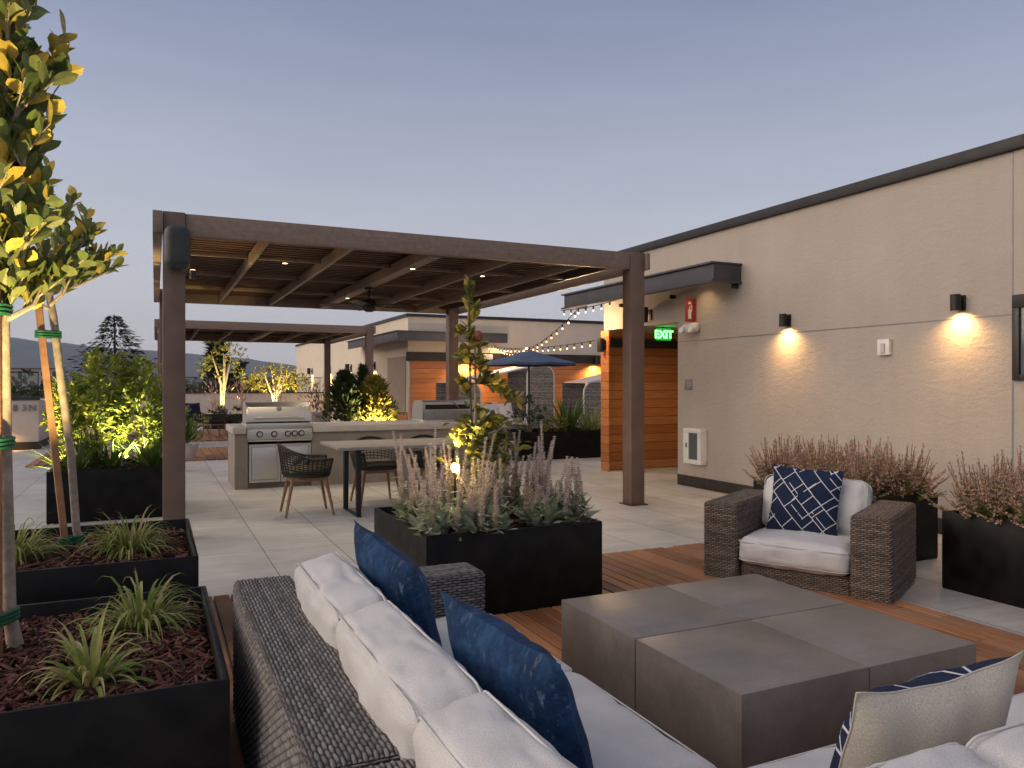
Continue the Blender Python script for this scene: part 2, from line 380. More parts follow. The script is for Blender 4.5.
            nn -= wr * 1.1 * max(0, 1 - 5 * abs(noise.noise(Vector((o.x * 5 + seed, o.y * 8 - seed, o.z * 8 + o.x * 6))))) ** 2
            o += o.normalized() * nn
            idx[k] = len(vs); vs.append(o); return idx[k]
        g = [-1 + 2 * i / n for i in range(n + 1)]
        g = [math.copysign(abs(x) ** .75, x) for x in g]
        for ax in range(3):
            for sg in (-1, 1):
                for i in range(n):
                    for j in range(n):
                        q = []
                        for a, b in ((i, j), (i + 1, j), (i + 1, j + 1), (i, j + 1)):
                            p = [0, 0, 0]; p[ax] = sg; p[(ax + 1) % 3] = g[a]; p[(ax + 2) % 3] = g[b]; q.append(vert(p))
                        fs.append(tuple(q if sg > 0 else q[::-1]))
        if M4: vs = [M4 @ v for v in vs]
        return self.add(vs, fs)
    def xf(self, mat, start=0):
        self.v = self.v[:start] + [tuple(mat @ Vector(p)) for p in self.v[start:]]; return self

def wicker_box(name, boxes, mat, parent, r=.022, du=.008, dv=.003):
    """Woven panels: rounded boxes whose faces are fine grids that the weave displaces, over a slightly smaller dark core."""
    L = np.array(WL.get(parent.name, Vector((0, 0, 0)))); V = []; Q = []; U = []; off = 0
    for x0, x1, y0, y1, z0, z1 in boxes:
        c = np.array([(x0 + x1) / 2, (y0 + y1) / 2, (z0 + z1) / 2]); h = np.array([(x1 - x0) / 2, (y1 - y0) / 2, (z1 - z0) / 2])
        for ax in range(3):
            if ax == 2: ua, va = (0, 1) if h[0] > h[1] else (1, 0)
            else: ua, va = 1 - ax, 2
            nu = max(4, int(2 * h[ua] / du)); nv = max(4, int(2 * h[va] / dv))
            if ax == 2: nv = max(4, int(2 * h[va] / dv))
            gu, gv = np.meshgrid(np.linspace(-h[ua], h[ua], nu + 1), np.linspace(-h[va], h[va], nv + 1), indexing='ij')
            for sg in (-1, 1):
                if ax == 2 and sg < 0: continue
                q = np.zeros((gu.size, 3)); q[:, ax] = sg * h[ax]; q[:, ua] = gu.ravel(); q[:, va] = gv.ravel()
                inn = np.clip(q, -(h - r), h - r); d = q - inn; n = np.linalg.norm(d, axis=1, keepdims=True); p = inn + d / n * r + c - L
                i, j = np.meshgrid(np.arange(nu), np.arange(nv), indexing='ij'); a = (i * (nv + 1) + j).ravel() + off
                f = np.stack([a, a + nv + 1, a + nv + 2, a + 1], 1)
                e1 = np.zeros(3); e2 = np.zeros(3); e1[ua] = 1; e2[va] = 1
                if np.cross(e1, e2)[ax] * sg < 0: f = f[:, ::-1]
                V.append(p); Q.append(f); U.append(np.stack([gu.ravel() + c[ua], gv.ravel() + c[va] + ax * .37], 1)); off += len(p)
    V = np.concatenate(V); Q = np.concatenate(Q); U = np.concatenate(U)
    me = bpy.data.meshes.new(name); me.vertices.add(len(V)); me.vertices.foreach_set('co', V.astype(np.float32).ravel())
    me.loops.add(Q.size); me.loops.foreach_set('vertex_index', Q.astype(np.int32).ravel())
    me.polygons.add(len(Q)); me.polygons.foreach_set('loop_start', np.arange(0, Q.size, 4, dtype=np.int32)); me.update(calc_edges=True)
    me.uv_layers.new(name='UVMap').data.foreach_set('uv', U[Q.ravel()].astype(np.float32).ravel()); me.validate(); me.shade_smooth()
    me.materials.append(M[mat]); o = bpy.data.objects.new(name, me); COL.objects.link(o); o.parent = parent; WL[o.name] = Vector(L)
    core = MB()
    for x0, x1, y0, y1, z0, z1 in boxes: core.box(x0 + .007, x1 - .007, y0 + .007, y1 - .007, z0 + .0, z1 - .007, r * .8, 2)
    build('frame', core, 'charcoal_base', o); return o
WL = {}
def build(name, mb, mat, parent=None, uvmode='box', sharp=38., label=None, kind=None, uvs=None):
    me = bpy.data.meshes.new(name)
    L = WL.get(parent.name, Vector((0, 0, 0))) if parent else Vector((0, 0, 0))
    vs = [(p[0] - L.x, p[1] - L.y, p[2] - L.z) for p in mb.v] if L.length else mb.v
    me.from_pydata(vs, [], mb.f); me.update()
    bm = bmesh.new(); bm.from_mesh(me); bmesh.ops.recalc_face_normals(bm, faces=bm.faces[:]) if uvmode != 'leaf' else None
    if uvmode != 'leaf':
        lay = bm.loops.layers.uv.new('UVMap')
        for f in bm.faces:
            n = f.normal; ax = max(range(3), key=lambda i: abs(n[i]))
            for lp in f.loops:
                if uvs: lp[lay].uv = uvs[lp.vert.index]; continue
                c = lp.vert.co; lp[lay].uv = ((c.y, c.z), (c.x, c.z), (c.y, c.x))[ax]
        bm.to_mesh(me)
    bm.free()
    if sharp:
        me.shade_smooth(); me.set_sharp_from_angle(angle=R(sharp))
    me.materials.append(M[mat] if isinstance(mat, str) else mat)
    o = bpy.data.objects.new(name, me); COL.objects.link(o)
    if parent: o.parent = parent; WL[o.name] = L
    if label: o['label'] = label
    if kind: o['kind'] = kind
    return o
def tag(o, label, cat, group=None):
    o['label'] = label; o['category'] = cat
    if group: o['group'] = group
    return o
def thing(name, label, cat, loc=(0, 0, 0), group=None):
    o = bpy.data.objects.new(name, None); o.empty_display_size = .1; COL.objects.link(o)
    o.location = loc; WL[o.name] = Vector(loc); return tag(o, label, cat, group)
def clone(root, loc, rz=0., label=None, group=None):
    r = root.copy(); COL.objects.link(r); r.location = loc; r.rotation_euler = (0, 0, rz)
    if label: r['label'] = label
    if group: r['group'] = group
    def rec(a, b):
        for ch in list(a.children):
            c = ch.copy(); COL.objects.link(c); c.parent = b; rec(ch, c)
    rec(root, r); return r
def lamp(kind, loc, energy, col, parent=None, size=.03, target=None, angle=90, blend=.6):
    d = bpy.data.lights.new('light', kind); d.energy = energy; d.color = col
    if kind in ('POINT', 'SPOT'): d.shadow_soft_size = size
    if kind == 'SPOT': d.spot_size = R(angle); d.spot_blend = blend
    o = bpy.data.objects.new('light', d); COL.objects.link(o); L = Vector((0, 0, 0))
    if parent: o.parent = parent; L = WL.get(parent.name, L)
    o.location = Vector(loc) - L
    if target is not None: o.rotation_euler = (Vector(target) - Vector(loc)).to_track_quat('-Z', 'Y').to_euler()
    return o
def structure(name, mb, mat, **k):
    o = build(name, mb, mat, **k); o['kind'] = 'structure'; return o
WARM = (1., .56, .20); AMBER = (1., .74, .30)
# ------------------------------------------------------------------ world, sun, camera
SUN_AZ = Vector((-.93, .36, 0)).normalized(); SUN_EL = R(12)
def make_world():
    w = bpy.data.worlds.new('World'); scene.world = w; w.use_nodes = True
    t = w.node_tree; t.nodes.clear(); N = t.nodes.new; Lk = t.links.new
    out = N('ShaderNodeOutputWorld'); add = N('ShaderNodeAddShader')
    sky = N('ShaderNodeTexSky'); sky.sky_type = 'NISHITA'; sky.sun_disc = False
    sky.sun_elevation = SUN_EL; sky.sun_rotation = math.atan2(SUN_AZ.x, SUN_AZ.y); sky.air_density = 1.; sky.dust_density = 2.; sky.ozone_density = 2.
    b1 = N('ShaderNodeBackground'); b1.inputs[1].default_value = .05 * .5; Lk(sky.outputs[0], b1.inputs[0])
    # dusk gradient of the real sky by elevation, with the afterglow of the set sun in the west
    tc = N('ShaderNodeTexCoord'); sp = N('ShaderNodeSeparateXYZ'); Lk(tc.outputs['Generated'], sp.inputs[0])
    rp = N('ShaderNodeValToRGB'); Lk(sp.outputs[2], rp.inputs[0])
    st = [(0., (.42, .385, .385)), (.06, (.415, .388, .398)), (.16, (.358, .350, .382)), (.28, (.268, .276, .332)), (.44, (.156, .174, .250)), (.7, (.18, .185, .235)), (1., (.19, .19, .23))]
    e = rp.color_ramp.elements
    while len(e) < len(st): e.new(.5)
    for i, (p, c) in enumerate(st): e[i].position = p; e[i].color = (*c, 1)
    # thin uneven cirrus
    mp = N('ShaderNodeMapping'); mp.inputs['Scale'].default_value = (2.2, 2.2, 14.); Lk(tc.outputs['Generated'], mp.inputs[0])
    cn = N('ShaderNodeTexNoise'); cn.inputs['Scale'].default_value = 1.6; cn.inputs['Detail'].default_value = 6; cn.inputs['Roughness'].default_value = .6; Lk(mp.outputs[0], cn.inputs[0])
    cm = N('ShaderNodeMapRange'); Lk(cn.outputs[0], cm.inputs[0]); cm.inputs[1].default_value = .3; cm.inputs[2].default_value = .75; cm.inputs[3].default_value = .965; cm.inputs[4].default_value = 1.06
    cx = N('ShaderNodeMix'); cx.data_type = 'RGBA'; cx.blend_type = 'MULTIPLY'; cx.inputs[0].default_value = 1.; Lk(rp.outputs[0], cx.inputs[6]); Lk(cm.outputs[0], cx.inputs[7])
    dt = N('ShaderNodeVectorMath'); dt.operation = 'DOT_PRODUCT'; Lk(tc.outputs['Generated'], dt.inputs[0]); dt.inputs[1].default_value = (-.938, .05, .34)
    mr = N('ShaderNodeMapRange'); Lk(dt.outputs['Value'], mr.inputs[0]); mr.inputs[1].default_value = .45; mr.inputs[2].default_value = 1.; mr.inputs[3].default_value = 0; mr.inputs[4].default_value = 1
    pw = N('ShaderNodeMath'); pw.operation = 'POWER'; Lk(mr.outputs[0], pw.inputs[0]); pw.inputs[1].default_value = 2.
    mx = N('ShaderNodeMix'); mx.data_type = 'RGBA'; mx.blend_type = 'ADD'; mx.inputs[0].default_value = 1.
    gl = N('ShaderNodeMix'); gl.data_type = 'RGBA'; Lk(pw.outputs[0], gl.inputs[0]); gl.inputs[6].default_value = (0, 0, 0, 1); gl.inputs[7].default_value = (1.8, 1.42, 1.08, 1)
    Lk(cx.outputs[2], mx.inputs[6]); Lk(gl.outputs[2], mx.inputs[7])
    b2 = N('ShaderNodeBackground'); b2.inputs[1].default_value = 1.; Lk(mx.outputs[2], b2.inputs[0])
    Lk(b1.outputs[0], add.inputs[0]); Lk(b2.outputs[0], add.inputs[1]); Lk(add.outputs[0], out.inputs[0])
    d = bpy.data.lights.new('sun', 'SUN'); d.energy = .3; d.color = (1., .86, .70); d.angle = R(30)
    s = bpy.data.objects.new('sun', d); COL.objects.link(s)
    dirv = Vector((SUN_AZ.x * math.cos(SUN_EL), SUN_AZ.y * math.cos(SUN_EL), math.sin(SUN_EL)))
    s.rotation_euler = (-dirv).to_track_quat('-Z', 'Y').to_euler(); s.location = (-30, 10, 40)
    c = bpy.data.cameras.new('camera'); co = bpy.data.objects.new('camera', c); COL.objects.link(co)
    co.location = (0, 0, 1.4); co.rotation_euler = (R(90), 0, R(-25)); c.sensor_width = 36; c.lens = 36 * 765 / 1024; c.shift_y = 1 / 1024
    c.clip_start = .05; c.clip_end = 40000
    scene.camera = co
    scene.view_settings.view_transform = 'Standard'; scene.view_settings.look = 'None'; scene.view_settings.exposure = .52; scene.view_settings.gamma = 1.
    scene.cycles.use_denoising = True; scene.cycles.max_bounces = 6; scene.cycles.diffuse_bounces = 3; scene.cycles.glossy_bounces = 3; scene.cycles.transparent_max_bounces = 12
    scene.cycles.sample_clamp_indirect = 4.; scene.cycles.caustics_reflective = False; scene.cycles.caustics_refractive = False
make_world()

# ------------------------------------------------------------------ the setting
def boards(mb, x0, x1, y0, y1, w=.092, gap=.011, z0=.004, z1=.026, length=1.2):
    n = int((x1 - x0 + gap) / (w + gap)); st = (x1 - x0 + gap) / n
    for i in range(n):
        x = x0 + i * st; y = y0 - (uni(0, length) if length else 0)
        while y < y1:
            e = y + (length or 99)
            a = max(y, y0); b = min(e - .004, y1)
            if b - a > .05: mb.box(x, x + st - gap, a, b, z0, z1 + uni(-.001, .001), .003, 1)
            y = e
def make_setting():
    g = MB(); Rr = 15000.
    ring = [(Rr * math.cos(2 * PI * k / 64), Rr * math.sin(2 * PI * k / 64), -9.) for k in range(64)]
    g.add(ring, [tuple(range(64))]); structure('ground', g, 'valley_ground', sharp=0)
    s = MB().box(-6.2, 15., -5., 21.7, -.35, 0.).box(-2.5, 6.68, 21.7, 34.2, -.35, 0.); structure('terrace_floor', s, 'paver', sharp=0)
    # podium below the terrace
    p = MB().box(-6.1, 14.9, -4.9, 21.6, -9., -.352).box(-2.4, 14.9, 21.6, 40., -9., -.356); o = build('podium_building', p, 'stucco_pale'); tag(o, 'pale podium storeys of the block beneath the roof terrace', 'building')
    d = MB(); boards(d, .24, 4.31, -1.6, 5.34); structure('wood_deck', d, 'deck_wood', sharp=0)
    d = MB(); boards(d, -2.0, 5.2, 15.25, 18.2, .14, .02); structure('far_wood_deck', d, 'deck_wood', sharp=0)
    d = MB(); boards(d, -.8, 5.0, 20.4, 25.0, .14, .02); structure('rear_wood_deck', d, 'deck_wood', sharp=0)
    # hills: one ridge sheet with its own relief
    h = MB(); nx, ny = 150, 14; vs = []; fs = []
    for i in range(nx + 1):
        az = R(-75) + R(190) * i / nx                      # clockwise from +Y
        prof = 1. if az < R(-8) else max(.2, 1 - (az + R(8)) / R(33))
        prof = .95 * prof + .08 * noise.noise(Vector((az * 6, 1.3, 0))) + .03 * noise.noise(Vector((az * 26, 4.1, 0)))
        for j in range(ny + 1):
            t = j / ny; r = 5200 + 2600 * t
            k = math.sin(PI * min(1, t * .62 + .0)) ** 1.2
            z = -9 + 400 * max(.08, prof) * k * (1 + .12 * noise.noise(Vector((az * 9, t * 3, 2.)))) + 14 * noise.noise(Vector((az * 40, t * 9, 0)))
            vs.append((r * math.sin(az), r * math.cos(az), z if j else -12))
    for i in range(nx):
        for j in range(ny):
            a = i * (ny + 1) + j; fs.append((a, a + ny + 1, a + ny + 2, a + 1))
    h.add(vs, fs); structure('hills', h, 'hill_cover', sharp=180)
make_setting()

# ------------------------------------------------------------------ buildings
def near_building():
    b = thing('stucco_building', 'beige stucco building with dark roof cap and entry alcove on the right', 'building', (6.68, 4., 0))
    m = MB(); X = 6.68
    m.box(X, 15., -4., 8.79, 0, 3.41); m.box(X, 15., 8.792, 10.75, 2.29, 3.408); m.box(8.6, 15., 8.792, 10.75, 0, 2.288); build('wall', m, 'stucco', b)
    # panel joints: thin recessed reveals shown as slim dark strips
    j = MB().box(X - .003, X + .01, -4, 8.785, 2.0, 2.012).box(X - .0035, X + .01, 4.135, 4.147, 0, 1.99).box(X - .0035, X + .01, 4.135, 4.147, 2.02, 3.40)
    build('panel_joint', j, 'grey_plate', b)
    c = MB().box(X - .05, 15.05, -4.05, 10.80, 3.412, 3.52, .006); build('roof_cap', c, 'cap_metal', b)
    k = MB().box(X - .014, X + .02, -4, 8.785, .002, .15, .003).box(X, 8.6, 8.776, 8.79, .002, .15); build('baseboard', k, 'charcoal_base', b)
    w = MB().box(X - .002, 8.6, 10.70, 10.748, .0, 2.285); build('cladding', w, 'cladding', b)
    w = MB().box(X - .03, X - .002, 10.56, 10.80, .0, 2.285); build('cladding_return', w, 'cladding', b)
    f = MB().box(X - .035, 8.6, 10.67, 10.70, 2.02, 2.16).box(8.585, 8.6, 8.80, 10.66, 2.02, 2.16); build('fascia_band', f, 'charcoal_base', b)
    # door at the back of the alcove
    d = MB().box(8.56, 8.598, 9.2, 10.15, .01, 2.1, .004); dd = build('door', d, 'door_tan', b)
    build('handle', MB().box(8.50, 8.558, 9.27, 9.30, 1.0, 1.16, .006), 'steel', dd)
    # window at the edge of the photo
    wf = MB().box(X - .035, X + .03, 2.6, 4.128, 2.06, 2.17, .004).box(X - .035, X + .03, 4.07, 4.128, 1.44, 2.058, .004).box(X - .035, X + .03, 2.6, 4.068, 1.44, 1.49, .004).box(X - .03, X + .03, 3.3, 3.34, 1.492, 2.056)
    wi = build('window', wf, 'bronze_metal', b)
    build('pane', MB().box(X - .012, X + .02, 2.62, 3.298, 1.492, 2.056).box(X - .012, X + .02, 3.342, 4.066, 1.492, 2.056), 'window_glass', wi)
    # steel channel canopy over the entry
    cn = MB(); x0 = 6.24
    cn.box(x0, x0 + .02, 7.50, 11.3, 2.70, 2.90).box(x0 - .05, x0 + .06, 7.48, 11.32, 2.902, 2.925).box(x0 - .05, x0 + .06, 7.48, 11.32, 2.675, 2.698)
    cn.box(x0 + .022, X - .002, 7.50, 7.52, 2.70, 2.90).box(x0 + .062, X - .002, 7.48, 7.56, 2.902, 2.925).box(x0 + .062, X - .002, 7.48, 7.56, 2.675, 2.698)
    cn.box(x0 + .022, X - .002, 11.28, 11.3, 2.70, 2.90); cp = build('canopy', cn, 'canopy_metal', b)
    dk = MB().box(x0 + .022, X - .004, 7.522, 11.278, 2.80, 2.86); build('canopy_deck', dk, 'bronze_metal', cp)
    for y in (7.52, 8.8, 10.1): build('bracket', MB().box(X - .10, X - .003, y + .03, y + .055, 2.62, 2.674, .003), 'black_metal', cp)
near_building()
def canopy_lights():
    b = bpy.data.objects['stucco_building']
    for x, y, z, w in ((6.46, 8.15, 2.795, 4), (6.46, 10.2, 2.795, 3), (7.5, 9.7, 2.285, 10), (9.4, 21.2, 2.75, 20)):
        k = build('downlight', MB().cyl((x, y), .045, z - .012, z, 16), 'bronze_metal', b); build('lens', MB().cyl((x, y), .034, z - .016, z - .0121, 16), 'led_warm', k)
        lamp('SPOT', (x, y, z - .03), w, (1., .66, .32), k, .03, (x, y, 0), 140, .7)
canopy_lights()

def far_building():
    b = thing('clad_building', 'far beige building with orange wood cladding behind the grill island', 'building', (6.68, 21.5, 0))
    m = MB().box(6.68, 15., 21.5, 41., 0, 3.40); build('wall', m, 'stucco_pale', b)
    build('roof_cap', MB().box(6.63, 15.05, 21.45, 41.05, 3.402, 3.49), 'cap_metal', b)
    build('cladding', MB().box(6.76, 15., 21.45, 21.498, .0, 2.1), 'cladding', b)
    build('fascia_band', MB().box(6.62, 15., 21.41, 21.498, 2.102, 2.37), 'charcoal_base', b)
    build('shaded_door_panel', MB().box(6.655, 6.678, 21.7, 23.6, .62, 2.25), 'door_tan', b)  # flat door panel; shade of the doorway recess put into its tan
    build('dado', MB().box(6.64, 6.678, 21.52, 23.6, .0, .60), 'cladding', b)
    c = MB().box(6.18, 6.21, 20.9, 27., 2.66, 2.92).box(6.13, 6.25, 20.86, 27.04, 2.922, 2.945).box(6.212, 9.6, 20.9, 20.93, 2.66, 2.92).box(6.252, 9.6, 20.86, 20.98, 2.922, 2.945)
    c.box(6.212, 6.678, 20.932, 27., 2.76, 2.80).box(6.682, 9.6, 20.932, 21.498, 2.76, 2.80)
    build('canopy', c, 'canopy_metal', b)
    # tall stair block set back on its roof line keeps the long parapet
far_building()

def podium_walls():
    w = thing('terrace_wall', 'cream stucco terrace wall with lettering and glass rail at far left', 'wall', (-4., 20.4, 0))
    build('wall_block', MB().box(-6.2, -2.3, 19.4, 21.7, 0, 1.07), 'stucco_pale', w)
    build('baseboard', MB().box(-6.2, -2.286, 19.385, 19.398, .002, .17).box(-2.298, -2.284, 19.4, 21.7, .002, .17), 'charcoal_base', w)
    build('cap_rail', MB().box(-6.22, -2.27, 19.37, 19.5, 1.072, 1.15), 'bronze_metal', w)
    g = build('glass_panel', MB().box(-6.2, -4.3, 19.43, 19.442, 1.16, 1.66).box(-4.28, -2.3, 19.43, 19.442, 1.16, 1.66), 'rail_glass', w)
    build('rail', MB().box(-6.2, -2.3, 19.42, 19.45, 1.662, 1.69).box(-4.3, -4.28, 19.42, 19.45, 1.152, 1.66).box(-2.32, -2.3, 19.455, 19.48, 1.152, 1.66), 'black_metal', w)
    for tx, x in (('8', -2.72), ('3', -2.56), ('N', -2.41)):
        cu = bpy.data.curves.new('numeral', 'FONT'); cu.body = tx; cu.size = .20; cu.extrude = .012; cu.align_x = 'CENTER'
        tmp = bpy.data.objects.new('numeral', cu); COL.objects.link(tmp); bpy.context.view_layer.update()
        me = bpy.data.meshes.new_from_object(tmp); bpy.data.objects.remove(tmp)
        me.materials.clear(); me.materials.append(M['grey_plate'])
        o = bpy.data.objects.new('letter', me); COL.objects.link(o); o.parent = w
        o.location = Vector((x, 19.385, .84)) - Vector((-4., 20.4, 0)); o.rotation_euler = (R(90), 0, 0)
    f = thing('parapet_wall', 'low cream parapet wall with glass rail along the far end of the terrace', 'wall', (2.2, 34., 0))
    build('wall_block', MB().box(-2.5, 6.66, 33.8, 34.1, 0, 1.05), 'stucco_pale', f)
    build('cap_rail', MB().box(-2.5, 6.66, 33.76, 34.14, 1.052, 1.10), 'bronze_metal', f)
    gl = MB(); rl = MB().box(-2.5, 6.66, 33.93, 33.97, 1.70, 1.73)
    x = -2.5
    while x < 6.5: gl.box(x + .01, x + 1.50, 33.94, 33.955, 1.12, 1.69); rl.box(x - .012, x + .008, 33.93, 33.97, 1.102, 1.698); x += 1.52
    build('glass_panel', gl, 'rail_glass', f); build('rail', rl, 'black_metal', f)
    s = thing('side_parapet', 'cream parapet along the left edge of the rear terrace', 'wall', (-2.4, 28., 0))
    build('wall_block', MB().box(-2.5, -2.3, 21.71, 33.79, 0, 1.05), 'stucco_pale', s); build('cap_rail', MB().box(-2.53, -2.27, 21.71, 33.75, 1.052, 1.10), 'bronze_metal', s)
    s = thing('west_parapet', 'cream parapet along the near left edge of the terrace beside the planters', 'wall', (-6.1, 8., 0))
    build('wall_block', MB().box(-6.2, -6.0, -5, 19.37, 0, 1.05), 'stucco_pale', s); build('cap_rail', MB().box(-6.23, -5.97, -5, 19.36, 1.052, 1.10), 'bronze_metal', s)
podium_walls()

# ------------------------------------------------------------------ pergolas
def pergola(y0, y1, label, rich):
    p = thing('pergola', label, 'pergola', (2.6, (y0 + y1) / 2, 0), 'slatted roof pergolas')
    xs = (.06, 5.0); w = .185
    for x in xs:
        for y in (y0, y1 - w):
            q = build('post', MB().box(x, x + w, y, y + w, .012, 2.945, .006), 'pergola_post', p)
            build('base_plate', MB().box(x - .03, x + w + .03, y - .03, y + w + .03, 0.001, .012, .002), 'pergola_dark', q)
    build('beam', MB().box(xs[0] + w + .002, xs[1] - .002, y0 + .02, y0 + .10, 2.745, 2.94, .004), 'pergola_brown', p)
    build('beam', MB().box(xs[0] + w + .002, xs[1] - .002, y1 - .10, y1 - .02, 2.745, 2.94, .004), 'pergola_brown', p)
    for x0, x1 in ((-.022, .058), (5.187, 5.235)): build('side_beam', MB().box(x0, x1, y0 - .04, y1 + .04, 2.745, 2.938, .004), 'pergola_brown', p)
    for x in (.965, 1.77, 3.54, 4.39): build('rafter', MB().box(x - .022, x + .022, y0 + .102, y1 - .102, 2.745, 2.86, .003), 'pergola_brown', p)
    build('rafter', MB().box(2.58, 2.72, y0 + .102, y1 - .102, 2.735, 2.858, .003), 'pergola_brown', p)
    n = 3 if rich else 2
    for k in range(1, n + 1):
        y = y0 + (y1 - y0) * k / (n + 1)
        m = MB(); e = [.25, .943, 1.748, 2.58, 3.518, 4.368, 5.0]; s = [.0, .987, 1.792, 2.72, 3.562, 4.412]
        for a, b in zip([.25] + s[1:], e[1:]): m.box(a + .002, b - .002, y - .015, y + .015, 2.81, 2.857, .002)
        build('purlin', m, 'pergola_brown', p)
    # closed louvre roof: overlapping tilted blades
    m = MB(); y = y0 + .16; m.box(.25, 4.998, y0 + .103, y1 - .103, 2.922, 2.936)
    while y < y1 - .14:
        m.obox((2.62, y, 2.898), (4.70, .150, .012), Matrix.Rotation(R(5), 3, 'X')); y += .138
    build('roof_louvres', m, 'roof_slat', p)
    for x in xs: build('gutter', MB().box(x + (w + .002 if x < 1 else -.052), x + (w + .05 if x < 1 else -.002), y0 + .19, y1 - .19, 2.80, 2.93), 'pergola_dark', p)
    if rich:
        k = build('uplight', MB().cyl((.32, 7.80), .03, 2.40, 2.48, 14).box(.247, .30, 7.79, 7.81, 2.43, 2.45), 'bronze_metal', p)
        build('lens', MB().cyl((.32, 7.80), .024, 2.4801, 2.484, 14), 'led_warm', k); lamp('SPOT', (.32, 7.80, 2.50), 5, (1., .60, .26), k, .02, (1.1, 8.3, 2.9), 130, .8)
        for (x, y) in ((2.65, 8.35), (2.65, 11.6), (1.40, 9.4), (3.95, 9.4)):
            zz = 2.732 if abs(x - 2.65) < .1 else 2.862
            k = build('downlight', MB().cyl((x, y), .038, zz - .012, zz + .02, 16), 'bronze_metal', p)
            build('lens', MB().cyl((x, y), .028, zz - .016, zz - .0121, 16), 'led_warm', k)
            lamp('SPOT', (x, y, zz - .03), 36, (1., .80, .56), k, .03, (x, y, 0), 130, .7)
    return p
pergola(7.45, 13.7, 'large brown pergola with louvred roof over the dining table and grills', True)
pergola(19.7, 25.3, 'smaller looking brown pergola standing behind the grill island', False)

def speaker():
    s = thing('outdoor_speaker', 'dark rounded weatherproof speaker on the front left pergola post', 'speaker', (.17, 7.30, 2.55))
    m = MB().soft((.105, .11, .19), .07, .004, 12, 0, 0., Matrix.Translation((.175, 7.315, 2.60))); build('shell', m, 'speaker_shell', s)
    build('bracket', MB().box(.13, .21, 7.42, 7.449, 2.52, 2.68, .004), 'black_metal', s)
speaker()
def fan():
    f = thing('ceiling_fan', 'black ceiling fan hanging under the middle of the near pergola', 'fan', (2.65, 10.3, 2.3))
    build('rod', MB().cyl((2.65, 10.3), .015, 2.56, 2.733, 10).cyl((2.65, 10.3), .06, 2.70, 2.7335, 16), 'black_metal', f)
    build('motor', MB().lathe([(0, 2.40), (.05, 2.40), (.10, 2.44), (.11, 2.50), (.09, 2.55), (.03, 2.575), (0, 2.575)], (2.65, 10.3), 20), 'black_metal', f)
    for k in range(5):
        a = 2 * PI * k / 5 + .35
        m = MB().obox((.38, 0, 0), (.56, .12, .008), Matrix.Rotation(R(11), 3, 'X'), .003, 1).obox((.12, 0, .0), (.1, .04, .012))
        m.xf(Matrix.Translation((2.65, 10.3, 2.485)) @ Matrix.Rotation(a, 4, 'Z')); build('blade', m, 'bronze_metal', f)
fan()

# ------------------------------------------------------------------ fixtures on the near wall
def sconce(x, y, z, face, label, watts, group, small=False, mat='black_metal', sz=1.):
    # face: direction out of the wall
    s = thing('wall_sconce', label, 'sconce', (x, y, z), group); n = Vector(face)
    c = Vector((x, y, z)) + n * .10 * sz; r = .052 * sz; h = .085 * sz
    t = Vector((-n.y, n.x, 0)); rot = Matrix((t, n, Vector((0, 0, 1)))).transposed()
    build('back_plate', MB().obox(Vector((x, y, z)) + n * .013, (.10 * sz, .022, .16 * sz), rot, .004), mat, s)
    sh = build('shade', MB().lathe([(r * .9, -h + .004), (r * .9, -h), (r, -h), (r, h), (0, h)], (0, 0), 20).lathe([(r * .9, -h + .001), (r * .9, -h + .03), (0, -h + .03)], (0, 0), 20).xf(Matrix.Translation(c)).obox(Vector((x, y, z)) + n * .035, (.05 * sz, .03, .05 * sz), rot), mat, s)
    build('bulb', MB().lathe([(0, -h + .012), (r * .7, -h + .014), (r * .7, -h + .028), (0, -h + .029)], (0, 0), 16).xf(Matrix.Translation(c)), 'lamp_glow', sh)
    lamp('SPOT', c + Vector((0, 0, -h + .005)), watts, WARM, s, .035, c + Vector((0, 0, -1)) - n * .12, 150, 1.)
    return s
